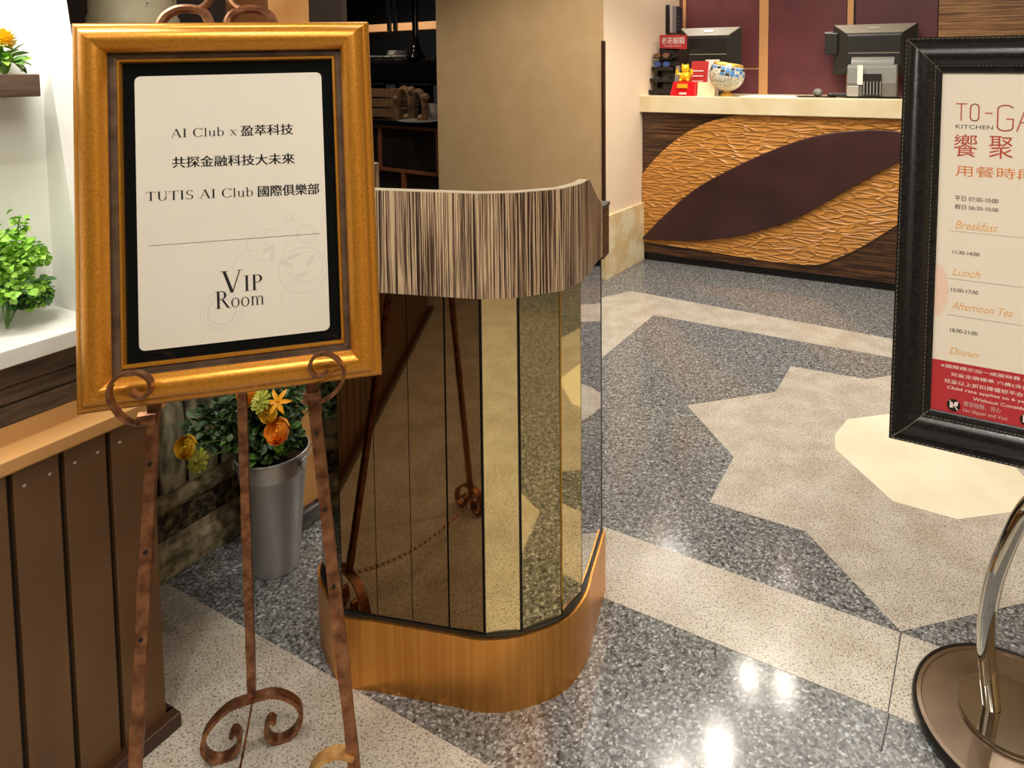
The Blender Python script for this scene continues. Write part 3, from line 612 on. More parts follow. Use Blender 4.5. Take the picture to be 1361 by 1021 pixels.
# mouse, mat, keyboard, sheet
p = cpos(1085, .14); mm = thing('mouse_mat', 'thin black mouse mat lying on counter under the mouse', 'mat', p, CAX)
obj('mat_sheet', B().box(-.13, .12, -.05, .10, 0, .004), m_shiny, mm, local=True)
mo = obj('computer_mouse', B().ball((0, 0, 0), .032, 12, 8, (.9, 1.5, .8)), m_posl, smooth=True)
p2 = cpos(1087, .13); mo.location = (p2[0], p2[1], CTZ+.004+.025); tag(mo, 'small grey computer mouse on the black mat', 'mouse')
p = cpos(1117, .2); kb = thing('keyboard', 'edge of flat dark keyboard left of the receipt printer', 'keyboard', p, CAX)
obj('keyboard_body', B().box(-.07, .1, -.06, .08, .005, .022), m_posd, kb, local=True, bevel=.003)
for i in range(5): obj('key', B().box(-.062+i*.03, -.038+i*.03, -.05, -.02, .022, .027), m_posl, kb, local=True)
p = cpos(1030, .17)
sh = obj('paper_sheet', B().box(-.19, .16, -.15, .13, 0, .003), m_paperw); sh.matrix_world = Matrix([[cdv[0], cb[0], 0, p[0]], [cdv[1], cb[1], 0, p[1]], [0, 0, 1, CTZ], [0, 0, 0, 1]]); tag(sh, 'flat white sheet of paper on the middle of the counter', 'paper')
# mosaic bowl on stand
p = cpos(966, .10); sc = p[1]/FPX
bw = thing('mosaic_bowl', 'round crackled white glass bowl with blue mosaic and gold rim on counter', 'bowl', p, CAX)
Rb = 23.5*sc; zc = .035+Rb*.92
tl = math.radians(9)
def tiltp(x_, y_, z_): return (x_*math.cos(tl)+z_*math.sin(tl), y_, -x_*math.sin(tl)+z_*math.cos(tl))
def sph(a0, a1, R_, n=28, m=10):
    rr = []
    for i in range(m+1):
        a = math.radians(a0+(a1-a0)*i/m); rr.append([tuple(np.array(tiltp(R_*math.sin(a)*math.cos(2*PI*k/n), R_*math.sin(a)*math.sin(2*PI*k/n), -R_*.95*math.cos(a)))+np.array([0, 0, zc])) for k in range(n)])
    return rr
obj('bowl_shell', B().quad_strip(sph(3, 128, Rb)+sph(126, 10, Rb*.94), cap=True), m_bowl, bw, smooth=True, local=True)
obj('gold_rim', B().quad_strip(sph(123, 131, Rb*1.03, m=2)+sph(131, 123, Rb*.93, m=2), loop=True), m_goldleaf, bw, smooth=True, local=True)
for k in range(22):
    for a0, pr_ in ((108, 1), (98, .55), (88, .3)):
        if random.random() < pr_ or (k % 7 in (2, 3) and a0 < 108):
            g0 = 2*PI*(k+.08)/22; g1 = 2*PI*(k+.92)/22; q = []
            for aa, gg in ((a0+.8, g0), (a0+.8, g1), (a0+9, g1), (a0+9, g0)):
                ar = math.radians(aa); q.append(tuple(np.array(tiltp(Rb*1.012*math.sin(ar)*math.cos(gg), Rb*1.012*math.sin(ar)*math.sin(gg), -Rb*.96*math.cos(ar)))+np.array([0, 0, zc])))
            obj('mosaic_tile', B().face(q), m_blue if (k+a0) % 3 else m_kgrey, bw, local=True)
obj('bowl_stand', B().lathe([(0, 0), (.042, 0), (.045, .008), (.025, .02), (.02, .032), (.032, .044), (0, .044)], n=16), m_goldleaf, bw, smooth=True, local=True)
# spectacles rack with red sign
p = cpos(881, .13); sc = p[1]/FPX
rk = thing('spectacles_rack', 'black tiered display rack of reading glasses under red header sign', 'rack', p, CAX)
for i in range(4):
    z_ = .01+i*.105*.75; y_ = i*.02
    obj('tier_shelf', B().box(-.10+i*.008, .085-i*.008, -.03+y_, .06+y_, z_, z_+.006).box(-.10+i*.008, .085-i*.008, -.035+y_, -.03+y_, z_, z_+.025), m_shiny, rk, local=True)
obj('side_cheek', B().prism([(-.112, -.04, 0), (-.112, .10, 0), (-.09, .12, .36), (-.09, .05, .36)], (.004, 0, 0)), m_clear, rk, local=True)
obj('side_cheek', B().prism([(.088, -.04, 0), (.088, .10, 0), (.078, .12, .20), (.078, .05, .20)], (.004, 0, 0)), m_clear, rk, local=True)
obj('back_board', B().prism([(-.09, .10, 0), (.085, .10, 0), (.07, .13, .33), (-.075, .13, .33)], (0, .005, 0)), m_shiny, rk, local=True)
zs0 = catz(66, p)-CTZ; zs1 = catz(47.5, p)-CTZ; sl = -10*sc; sr_ = 28*sc; yv = .07
obj('sign_post', B().tube([(.03, yv+.02, .3), (.03, yv+.01, zs0+.04)], .006), m_shiny, rk, local=True)
sgn = obj('header_sign', B().prism([(sl, yv, zs0+.01), (sr_, yv, zs0), (sr_, yv, zs1), (sl, yv, zs1+.005)], (0, .006, 0)), m_redbk, rk, local=True, label='red header sign with white characters')
tb = shift(text_b('老花眼鏡', width=(sr_-sl)*.86, height=(zs1-zs0)*.5, weight=.02), sl+(sr_-sl)*.07, zs0+(zs1-zs0)*.38, yv-.0015)
obj('header_characters', tb, m_whink, sgn, local=True)
obj('header_words', shift(text_b('Reading Glasses', width=(sr_-sl)*.66, height=(zs1-zs0)*.17, weight=.01), sl+(sr_-sl)*.16, zs0+(zs1-zs0)*.16, yv-.0015), m_whink, sgn, local=True)
# spectacles as separate things on the tiers
PM = np.array([[cdv[0], cb[0]], [cdv[1], cb[1]]])
def glasses(x_, y_, z_, mat, label):
    q = PM@np.array([x_, y_])
    t = thing('spectacles', label, 'glasses', (p[0]+q[0], p[1]+q[1], CTZ+z_), CAX, group='spectacles on the rack')
    for s in (-1, 1):
        obj('lens', B().quad_strip([[(s*.032+.026*math.cos(2*PI*k/12), yy, .018+.017*math.sin(2*PI*k/12)) for k in range(12)] for yy in (-.002, .002)], cap=True), mat, t, local=True)
        obj('temple', B().box(s*.06-.002, s*.06+.002, 0, .05, .022, .028), m_shiny, t, local=True)
    obj('bridge', B().box(-.01, .01, -.003, .001, .02, .026), m_shiny, t, local=True)
glasses(.0, -.02, .175+.0175, m_blueg, 'blue tinted spectacles high on the black rack')
glasses(-.01, .0, .2535, M('brown_lens', sr(120, 84, 60), .1), 'brown spectacles on the top tier of the rack')
glasses(-.005, -.02, .0955, m_posd, 'black spectacles on second tier from the bottom of the rack')
glasses(-.005, -.04+.02, .0165, m_shiny, 'black spectacles on the lowest tier of the rack')
# golden figurine on red box
p = cpos(908, .03); sc = p[1]/FPX
rb = thing('red_box', 'glossy red donation box under the golden figurine', 'box', p, CAX)
zr = catz(109, p)-CTZ
obj('box_body', B().prism([(-18*sc, -.02, 0), (18*sc, -.02, 0), (16*sc, 0, zr), (-14*sc, 0, zr)], (0, .10, 0)), m_redgl, rb, local=True, bevel=.005)
obj('box_label', B().box(-7*sc, 7*sc, -.022, -.012, zr*.55, zr*.85), m_lily, rb, local=True)
obj('box_letters', B().box(-4*sc, 6*sc, -.0235, -.019, zr*.12, zr*.24), m_whink, rb, local=True)
q = PM@np.array([-.0, .04])
fg = thing('lucky_figurine', 'small golden seated figurine on the red box', 'figurine', (p[0]+q[0], p[1]+q[1], CTZ+zr), CAX)
hf = catz(86, p)-CTZ-zr
obj('body', B().ball((0, 0, hf*.3), hf*.34, 12, 8, (1.1, .8, .9)), m_goldfig, fg, smooth=True, local=True)
obj('head', B().ball((0, 0, hf*.74), hf*.25, 12, 8), m_goldfig, fg, smooth=True, local=True)
for s in (-1, 1):
    obj('ear', B().lathe([(.0, .0), (hf*.09, .0), (0, hf*.16)], c=(s*hf*.16, 0, hf*.9), n=6), m_goldfig, fg, local=True)
    obj('arm', B().tube([(s*hf*.28, -.01, hf*.42), (s*hf*.45, -.02, hf*.45), (s*hf*.42, -.02, hf*.72)], hf*.09, 8), m_goldfig, fg, smooth=True, local=True)
    obj('foot', B().ball((s*hf*.22, -hf*.2, hf*.08), hf*.1, 8, 6), m_goldfig, fg, smooth=True, local=True)
# red book, cards behind
p = cpos(927, .16); sc = p[1]/FPX; zt_ = catz(82, p)-CTZ
bk = thing('red_booklet', 'red booklet standing upright behind the golden figurine', 'book', p, CAX)
obj('cover', B().prism([(-13*sc, -.0, 0), (11*sc, 0, 0), (13*sc, .03, zt_), (-10*sc, .03, zt_)], (0, .012, 0)), m_redbk, bk, local=True, bevel=.002)
for i in range(4): obj('text_line', B().prism([(-8*sc, -.001+.006*i, zt_*(.25+i*.15)), (7*sc, -.001+.006*i, zt_*(.25+i*.15)), (7*sc, -.001+.0064*i, zt_*(.28+i*.15)), (-8*sc, -.001+.0064*i, zt_*(.28+i*.15))], (0, -.001, 0)), m_whink, bk, local=True)
p = cpos(945, .2); cdz = catz(80, p)-CTZ
wc = obj('white_card', B().prism([(-.045, 0, 0), (.05, 0, 0), (.05, .02, cdz), (-.045, .02, cdz)], (0, .004, 0)), m_paperw); wc.matrix_world = Matrix([[cdv[0], cb[0], 0, p[0]], [cdv[1], cb[1], 0, p[1]], [0, 0, 1, CTZ], [0, 0, 0, 1]]); tag(wc, 'white card leaning between the red booklet and the bowl', 'card')
p = cpos(938, .04); sc = p[1]/FPX; cdz = catz(110, p)-CTZ
nc = thing('name_card', 'small cream tent card in front of the red booklet', 'card', p, CAX)
obj('card_face', B().prism([(-12*sc, 0, 0), (12*sc, 0, 0), (12*sc, .02, cdz), (-12*sc, .02, cdz)], (0, .002, 0)), m_card, nc, local=True)
obj('card_rear', B().prism([(-12*sc, .045, 0), (12*sc, .045, 0), (12*sc, .022, cdz), (-12*sc, .022, cdz)], (0, .002, 0)), m_card, nc, local=True)
# wall phone / intercom above the rack
q = PLN(890, 30, cA, jn)[:2]; 
ph = thing('wall_intercom', 'tall black and grey handset unit on white wall above the glasses rack', 'phone', (q[0]-fd[0]*.003, q[1]-fd[1]*.003, catz(46, (0, q[1]))), [(*sd, 0), (*fd, 0), (0, 0, 1)])
hz = 37/FPX*q[1]
obj('back_plate', B().box(-.08, .10, -.03, 0, 0, hz), m_shiny, ph, local=True, bevel=.004)
obj('grey_edge', B().box(-.075, -.0, -.05, -.03, .004, hz-.004), m_sil, ph, local=True, bevel=.003)
obj('keypad', B().box(.0, .10, -.055, -.03, .01, hz-.005), m_kgrey, ph, local=True, bevel=.003)
for i in range(4):
    obj('button', B().box(.02, .03, -.058, -.055, .03+i*.03, .038+i*.03), m_sil, ph, local=True)
# ================================================================== GOLD FRAMED SIGN
KF = 1.055      # distance scale of frame and easel
fc = CP+(np.array([-.4784, .9, 1.1242])-CP)*KF; fx = np.array([.9659, .2580, .0207]); fy = np.array([-.2530, .9581, -.1345]); fz = np.array([-.0546, .1247, .9907])
W, Hh = .3569, .4848
fr = thing('gold_framed_sign', 'gilt framed VIP Room notice standing on the copper easel', 'sign', tuple(fc-fz*Hh/2*KF), [tuple(fx*KF), tuple(fy*KF), tuple(fz*KF)])
Z0 = Hh/2
def ringr(ins, y_, w=W, h=Hh): return [(-w/2+ins, y_, Z0-h/2+ins), (w/2-ins, y_, Z0-h/2+ins), (w/2-ins, y_, Z0+h/2-ins), (-w/2+ins, y_, Z0+h/2-ins)]
prof = [(0, .014), (0, -.002), (.003, -.006), (.007, -.007), (.009, -.012), (.016, -.017), (.024, -.018), (.031, -.014), (.036, -.007), (.038, -.002)]
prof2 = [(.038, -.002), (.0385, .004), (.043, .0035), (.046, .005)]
prof3 = [(.046, .005), (.047, .002), (.0495, .002), (.0505, .006), (.0505, .012)]
def sides(pf, name, mat, sm=True):
    for s in range(4):
        rg = [[ringr(i_, y_)[s], ringr(i_, y_)[(s+1) % 4]] for i_, y_ in pf]
        b = B(); b.quad_strip(rg, closed=False); obj(name, b, mat, fr, smooth=sm, local=True)
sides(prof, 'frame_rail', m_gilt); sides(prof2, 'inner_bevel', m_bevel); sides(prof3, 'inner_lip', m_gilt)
obj('backing_board', B().box(-W/2+.002, W/2-.002, .0135, .0165, Z0-Hh/2+.002, Z0+Hh/2-.002), m_black, fr, local=True)
obj('black_mat', B().box(-W/2+.048, W/2-.048, .010, .013, Z0-Hh/2+.048, Z0+Hh/2-.048), m_mat, fr, local=True)
pw, ph_, rc = .2275, .3515, .007; pc_ = (0, Z0-.0015)
pp = []
for cx_, cz_, a0 in ((1, 1, 0), (-1, 1, 90), (-1, -1, 180), (1, -1, 270)):
    for k in range(5):
        a = math.radians(a0+k*22.5); pp.append((pc_[0]+cx_*(pw/2-rc)+rc*math.cos(a), .0085, pc_[1]+cz_*(ph_/2-rc)+rc*math.sin(a)))
pap = obj('paper', B().prism(pp, (0, .001, 0)), m_paper, fr, local=True)
YI = .0083
def line_text(lat, cjk, x0, x1, zb, zb1, ch_, frac):
    """roman part then CJK part between x0 and x1, baseline from zb to zb1"""
    sl_ = (zb1-zb)/(x1-x0); wd = x1-x0; bs = []
    if lat:
        b, w_ = roman(lat, ch_); b = fit(b, wd*frac); bs.append(shift(b, x0, zb+Z0))
    b = text_b(cjk, width=wd*(1-frac-(.03 if lat else 0)), height=ch_*1.28, weight=.02)
    bs.append(shift(b, x1-wd*(1-frac-(.03 if lat else 0)), zb+Z0-ch_*.14))
    b = join(*bs); b.v = [(q[0], YI, q[2]+sl_*(q[0]-x0)) for q in b.v]
    return obj('lettering', b, m_ink, pap, local=True)
line_text('AI Club x', '盈萃科技', -.0735, .0752, .0925, .0915, .0115, .535)
line_text('', '共探金融科技大未來', -.0718, .0759, .0545, .0515, .0115, 0)
line_text('TUTIS AI Club', '國際俱樂部', -.1030, .1059, .0120, .0082, .0118, .605)
obj('rule_line', B().face([(-.1011, YI, Z0-.0457), (.1051, YI, Z0-.0469), (.1051, YI, Z0-.0464), (-.1011, YI, Z0-.0452)]), m_dkink, pap, local=True)
b1, _ = roman('VIP', .0285, .72); b1 = shift(fit(b1, .0505), -.0188, Z0-.1145)
b2_, _ = roman('Room', .0225, .80); b2_ = shift(fit(b2_, .058), -.0250, Z0-.1340)
bj = join(b1, b2_); bj.v = [(q[0], YI, q[2]) for q in bj.v]; obj('lettering', bj, m_ink, pap, local=True)
def ringb(cx_, cz_, r, w_, a0=0, a1=360, n=40):
    b = B(); b.quad_strip([[(cx_+rr*math.cos(math.radians(a0+(a1-a0)*i/n)), YI+.00012, cz_+rr*math.sin(math.radians(a0+(a1-a0)*i/n))) for rr in (r, r-w_)] for i in range(n+1)], closed=False); return b
orn = [ringb(-.018, Z0-.138, .026, .0012), ringb(-.018, Z0-.138, .022, .001), ringb(-.018, Z0-.138, .018, .003), ringb(.082, Z0-.094, .031, .0012, -60, 290), ringb(.088, Z0-.09, .02, .001), ringb(.088, Z0-.046, .013, .0015), ringb(.088, Z0-.046, .009, .001), ringb(.066, Z0-.022, .0055, .0014),
       ringb(.036, Z0-.056, .022, .001, 60, 300), ringb(.046, Z0-.048, .012, .001, 0, 250), ringb(.02, Z0-.085, .024, .0012, 70, 230), ringb(.076, Z0-.128, .022, .001, 60, 200), ringb(.058, Z0-.04, .02, .0008, -80, 60), ringb(.098, Z0-.075, .04, .0008, 150, 230)]
for cx_, cz_, a in ((.04, -.062, 30), (.045, -.07, 80), (.06, -.082, 150), (.07, -.075, 20), (.08, -.1, 200), (.092, -.082, 60)):
    orn.append(B().face([(cx_+.009*math.cos(t_)*math.cos(math.radians(a))-.003*math.sin(t_)*math.sin(math.radians(a)), YI+.00013, Z0+cz_+.009*math.cos(t_)*math.sin(math.radians(a))+.003*math.sin(t_)*math.cos(math.radians(a))) for t_ in [2*PI*k/10 for k in range(10)]]))
obj('scroll_ornament', join(*orn), m_faint, pap, local=True)
# ================================================================== EASEL
es = thing('copper_easel', 'hammered copper floor easel with scrolled hooks holding the gilt frame', 'easel', (-.45, .95, 0))
def FP(u, v, off_): # pixel onto plane parallel to frame at distance off_ behind its centre
    c0 = fc+fy*off_; q = ray(u, v); t = (fy@(c0-CP))/(fy@q); return CP+q*t
def bar(pa, pb, w_, th, side, nm, mat=m_copper, seg=30):
    pa = np.array(pa); pb = np.array(pb); t = (pb-pa)/np.linalg.norm(pb-pa); s = np.array(side)-t*(np.array(side)@t); s /= np.linalg.norm(s); n = np.cross(t, s); b = B(); rg = []
    for i in range(seg+1):
        p_ = pa+(pb-pa)*i/seg; k1 = w_/2*(1+random.uniform(-.09, .09)); k2 = th/2*(1+random.uniform(-.1, .1))
        rg.append([p_+s*k1+n*k2, p_-s*k1+n*k2, p_-s*k1-n*k2, p_+s*k1-n*k2])
    b.quad_strip(rg, cap=True); return obj(nm, b, mat, es, smooth=False)
ftL = np.array([-.5722, .7331, .0]); ftR = np.array([-.2763, .8112, .0])
tL = FP(205, 545, .030); bL = FP(180, 1021, .030); tR = FP(415, 515, .030); bR = FP(470, 1010, .030)
dirL = (bL-tL)/(tL[2]-bL[2]); dirR = (bR-tR)/(tR[2]-bR[2])
fL = tL+dirL*(tL[2]-.045); fR = tR+dirR*(tR[2]-.045); uL = tL-dirL*(1.34-tL[2]); uR = tR-dirR*(1.34-tR[2])
def clip(t0, d, z_): return t0+d*(t0[2]-z_)
legL = bar(uL, fL, .0150, .010, fx, 'leg'); legR = bar(uR, fR, .0155, .010, fx, 'leg')
for lg_, (t0, d, zz) in ((legL, (tL, dirL, [HC-(v-93)/FPX*.84*KF for v in (642, 759, 873)])), (legR, (tR, dirR, [HC-(v-93)/FPX*.88*KF for v in (605, 710, 815)]))):
    for z_ in zz:
        c_ = clip(t0, d, z_); b = B(); n_ = -fy
        b.quad_strip([[tuple(c_+n_*k_+(math.cos(a)*fx+math.sin(a)*fz)*.0026) for a in [2*PI*q/10 for q in range(10)]] for k_ in (.0005, .0068)], cap=True); obj('peg_hole', b, m_black, lg_)
# rear leg
rf = (FL(300, 1006)+FL(362, 987))/2; rf = np.array([rf[0]+.005, rf[1], 0])
q1_ = AT(335, 928, rf[1]); q2_ = AT(322, 528, rf[1]-.095)
dd_ = (q2_-q1_)/(q2_[2]-q1_[2]); rl = bar(q1_, q1_+dd_*(1.31-q1_[2]), .0145, .012, fx, 'rear_leg')
# rear foot: arch with two inward scrolls, in the plane spanned by fx (level) and z
ex = np.array([.93, .37, 0]); ex /= np.linalg.norm(ex); ey = np.array([-ex[1], ex[0], 0])
zA = q1_[2]
def fpts(sgn): return smooth_curve([(0, zA), (sgn*.038, zA*.97), (sgn*.072, zA*.72), (sgn*.085, zA*.42), (sgn*.074, zA*.14), (sgn*.05, .004), (sgn*.03, zA*.12), (sgn*.022, zA*.34), (sgn*.030, zA*.5), (sgn*.038, zA*.42)], 6)
for sgn in (-1, 1):
    obj('rear_foot', B().ribbon([np.array([q1_[0], q1_[1], 0])+ex*a+ZV*b_ for a, b_ in fpts(sgn)], ey, .020, .007), m_copper, es)
# front feet: wide scrolls (partly below the picture, seen in the mirrors)
def curl(c, pts, nrm, w_, th, nm='scroll', mat=m_copper):
    return obj(nm, B().ribbon([np.array(c)+fx*a+fz*b_ for a, b_ in smooth_curve(pts, 7)], nrm, w_, th), mat, es)
fh = np.array([fx[0], fx[1], 0]); fh /= np.linalg.norm(fh); fn = np.array([-fh[1], fh[0], 0])
def foot(c, sg):
    for s, e_ in ((1, 1.), (-1, .75)):
        pts = [(0, .075), (s*.03*e_, .07), (s*.058*e_, .045), (s*.06*e_, .018), (s*.04*e_, .004), (s*.022*e_, .016), (s*.024*e_, .034), (s*.036*e_, .034)]
        obj('front_foot', B().ribbon([np.array([c[0], c[1], 0])+fh*a*(-sg)+ZV*b_ for a, b_ in smooth_curve(pts, 6)], fn, .018, .006), m_copper if sg > 0 else m_copper, es)
foot(fL, 1)
# right foot: its inner scroll shows at the lower edge of the picture
cR = clip(tR, dirR, 0)
g0 = FP(466, 1003, .03)
rel = lambda u, v: ((FP(u, v, .03)-g0)@fx, (FP(u, v, .03)-g0)@fz)
obj('front_foot', B().ribbon([g0+fx*a+fz*b_ for a, b_ in smooth_curve([rel(470, 1004), rel(448, 1000), rel(425, 1010), rel(412, 1030), rel(408, 1060), rel(420, 1090), rel(445, 1095), rel(455, 1075), rel(445, 1058)], 6)], fn, .018, .006), m_copper_light, es, label='bright brass scroll of the right front leg')
obj('front_foot', B().ribbon([np.array([cR[0], cR[1], 0])+fh*a+ZV*b_ for a, b_ in smooth_curve([(-.001, .09), (.03, .075), (.052, .045), (.052, .018), (.035, .004), (.02, .015), (.022, .032)], 6)], fn, .018, .006), m_copper, es)
b = B().tube([clip(tR, dirR, .1), clip(tR, dirR, 0.004)], .007, 4); obj('leg_tip', b, m_copper, es)
b = B().tube([clip(tL, dirL, .1), clip(tL, dirL, 0.004)], .007, 4); obj('leg_tip', b, m_copper, es)
# hooks that carry the frame
def hook(px_, nm='frame_hook'):
    pts = [FP(u, v, -.036) for u, v in px_]
    pts[0] = FP(*px_[0], .022); pts[1] = FP(*px_[1], -.004); pts[2] = FP(*px_[2], -.03)
    return obj(nm, B().ribbon(smooth_curve(pts, 6), -fy, .013, .0042), m_copper, es, smooth=False)
hook([(199, 562), (184, 564), (166, 557), (151, 540), (145, 522), (152, 505), (168, 496), (186, 496), (199, 505), (201, 518), (193, 527), (182, 526), (174, 519)])
hook([(408, 533), (422, 535), (440, 526), (454, 510), (457, 493), (449, 478), (433, 470), (418, 474), (412, 487), (417, 498), (427, 499), (436, 493)])
for t0, d, u, v in ((tL, dirL, 197, 556), (tR, dirR, 415, 528)):
    q = FP(u, v, .03); obj('hook_collar', B().tube([q-fx*.011, q+fx*.011], .010, 8), m_copper, es)
obj('cross_bar', B().ribbon([clip(tL, dirL, .90)+fy*.006, clip(tR, dirR, .90)+fy*.006], fz, .012, .006), m_copper, es)
# top ornament behind the frame's upper edge
def orn_tube(px_, r): return obj('top_scroll', B().tube(smooth_curve([FP(u, v, .035) for u, v in px_], 6), r, 8), m_copper, es, smooth=True)
orn_tube([(213, 34), (220, 22), (236, 13), (256, 12), (272, 18), (281, 38)], .0068)
orn_tube([(262, 13), (272, 8), (279, -2), (278, -18), (268, -34), (252, -30)], .0052)
orn_tube([(302, 34), (308, 20), (324, 13), (343, 13), (358, 20), (366, 36)], .0068)
orn_tube([(322, 14), (311, 8), (304, -3), (304, -18), (314, -34), (330, -30)], .0052)
orn_tube([(278, -18), (291, -26), (304, -18)], .006)
obj('top_bar', B().tube([FP(236, 40, .03), FP(350, 40, .03)], .005, 8), m_copper, es, smooth=True)
# chain from the rear foot to the left front leg
def chain(pa, pb, sag, n, pname):
    pa = np.array(pa); pb = np.array(pb); b = B()
    ps = [pa+(pb-pa)*i/n-ZV*sag*4*(i/n)*(1-i/n) for i in range(n+1)]
    for i in range(n):
        m_ = (ps[i]+ps[i+1])/2; t = ps[i+1]-ps[i]; L = np.linalg.norm(t)*.66; t /= np.linalg.norm(t); s = np.cross(t, ZV if i % 2 else ex); s /= np.linalg.norm(s)
        if i % 2: s = np.cross(t, s)
        lp = [m_+t*L*math.cos(a)+s*.0042*math.sin(a) for a in [2*PI*k/10 for k in range(10)]]
        rg = []
        nn_ = np.cross(t, s)
        for k_, p_ in enumerate(lp):
            rad = (p_-m_); rad /= np.linalg.norm(rad)+1e-9; rg.append([p_+rad*.0013, p_+nn_*.0013, p_-rad*.0013, p_-nn_*.0013])
        lb = B().quad_strip(rg, loop=True); obj('chain_link', lb, m_copper, es)
chain(q1_+ZV*-.006+(-ey)*.012, clip(tL, dirL, .10)+fx*.06, .045, 26, es)
# ================================================================== BUCKET AND FLOWERS
bk = thing('steel_bucket', 'tall galvanised steel flower bucket on the floor behind the easel', 'bucket', (-.845, 1.740, 0))
obj('bucket_body', B().lathe([(0, .004), (.050, .004), (.053, 0), (.056, .004), (.0565, .01), (.080, .262), (.0815, .264), (.082, .27), (.0875, .316), (.0855, .316), (.080, .27), (.052, .012), (0, .012)], n=40), m_zinc, bk, smooth=True, local=True)
obj('bucket_rim', B().quad_strip([[(((.088+.0028*math.cos(a)))*math.cos(2*PI*k/40), (.088+.0028*math.cos(a))*math.sin(2*PI*k/40), .317+.0028*math.sin(a)) for a in [2*PI*j/8 for j in range(8)]] for k in range(40)], loop=True), m_zinc, bk, smooth=True, local=True)
obj('handle', B().tube(smooth_curve([(-.092, -.02, .295), (-.104, -.015, .300), (-.104, .02, .298), (-.08, .062, .292), (-.02, .098, .288), (.03, .098, .288), (.075, .068, .292), (.092, -.01, .298)], 5), .0016, 6), m_zinc, bk, smooth=True, local=True)
for s in (-1, 1): obj('handle_lug', B().box(s*.088-.003, s*.088+.003, -.03, -.006, .278, .305), m_zinc, bk, local=True, bevel=.002)
obj('soil', B().lathe([(0, .29), (.08, .29), (.08, .285), (0, .285)], n=24), m_kdark, bk, local=True)
def leaf_b(L, wd_, bend=.25, n=4):
    b = B(); rg = []
    for i in range(n+1):
        t = i/n; w_ = wd_*math.sin(PI*(.08+.87*t))**.8; z_ = -bend*L*t*t
        rg.append([(-w_/2, L*t, z_+w_*.18), (0, L*t, z_), (w_/2, L*t, z_+w_*.18)])
    return b.quad_strip(rg, closed=False)
def xf(b, M4):
    b.v = [tuple(M4 @ Vector(p_)) for p_ in b.v]; return b
def rmat(c, d, roll=0, s=1.):
    q = Vector(d).to_track_quat('Y', 'Z').to_matrix().to_4x4(); return Matrix.Translation(Vector(c)) @ q @ Matrix.Rotation(roll, 4, 'Y') @ Matrix.Scale(s, 4)
def foliage(root, cen, rad, mats, nparts, nstuff, L, wd_, seed, low=-.3):
    rnd = random.Random(seed); meshes = []
    for m_ in mats:
        o = obj('leaf', leaf_b(L, wd_), m_, root); meshes.append(o.data); bpy.data.objects.remove(o)
    inv = MW[root.name].inverted()
    def rp():
        while True:
            d = Vector((rnd.gauss(0, 1), rnd.gauss(0, 1), rnd.gauss(0, 1))).normalized()
            if d.z > low: return d
    for i in range(nparts):
        d = rp(); c = Vector(cen)+Vector((d.x*rad[0], d.y*rad[1], d.z*rad[2]))*rnd.uniform(.8, 1.02)
        o = bpy.data.objects.new('leaf', meshes[rnd.randrange(len(meshes))]); COL.objects.link(o); o.parent = root
        dd = (d+Vector((rnd.uniform(-.8, .8), rnd.uniform(-.8, .8), rnd.uniform(-.7, .7)))).normalized()
        o.matrix_local = inv @ rmat(c, dd, rnd.uniform(-1, 1), rnd.uniform(.7, 1.25))
    b = B()
    for i in range(nstuff):
        d = rp(); c = Vector(cen)+Vector((d.x*rad[0], d.y*rad[1], d.z*rad[2]))*rnd.uniform(.25, .9)
        dd = (d+Vector((rnd.uniform(-1, 1), rnd.uniform(-1, 1), rnd.uniform(-1, 1)))).normalized()
        b = b; l_ = xf(leaf_b(L, wd_), rmat(c, dd, rnd.uniform(-1, 1), rnd.uniform(.7, 1.2))); o_ = len(b.v); b.v += l_.v; b.f += [tuple(i_+o_ for i_ in f) for f in l_.f]; b.m += [rnd.randrange(len(mats))]*len(l_.f)
    obj('inner_leaves', b, mats, root, kind='stuff')
bq = thing('leafy_greenery', 'dark green leafy stems filling the steel bucket', 'plant', (-.845, 1.74, .29))
fc1 = AT(338, 560, 1.70)
foliage(bq, (fc1[0], 1.735, .43), (.11, .10, .115), [m_green_d, m_green_d, m_green_d, m_green_m, m_green_g], 230, 1100, .021, .017, 3, -1)
foliage(bq, (-.845, 1.73, .335), (.078, .074, .03), [m_green_d, m_green_m], 50, 260, .021, .017, 9, -.2)
fc2 = AT(275, 585, 1.70)
foliage(bq, (fc2[0]+.01, 1.70, .40), (.055, .05, .055), [m_green_d, m_green_g], 60, 160, .024, .019, 5, -1)
for i in range(14):
    a = 2*PI*i/14; obj('stem', B().tube([(-.845+.03*math.cos(a), 1.74+.03*math.sin(a), .29), (-.845+.08*math.cos(a), 1.74+.07*math.sin(a), .42)], .0018, 5), m_green_m, bq)
PETAL_SHADE = {m_ora.name: M('shading_orange_petal', sr(250, 168, 60), .5), m_yel.name: M('shading_yellow_petal', sr(240, 190, 30), .5), m_yg.name: M('shading_lime_petal', sr(196, 204, 84), .55), m_lily.name: M('shading_amber_petal', sr(232, 130, 20), .5)}  # second petal tones, painted shade that sets neighbouring petals apart
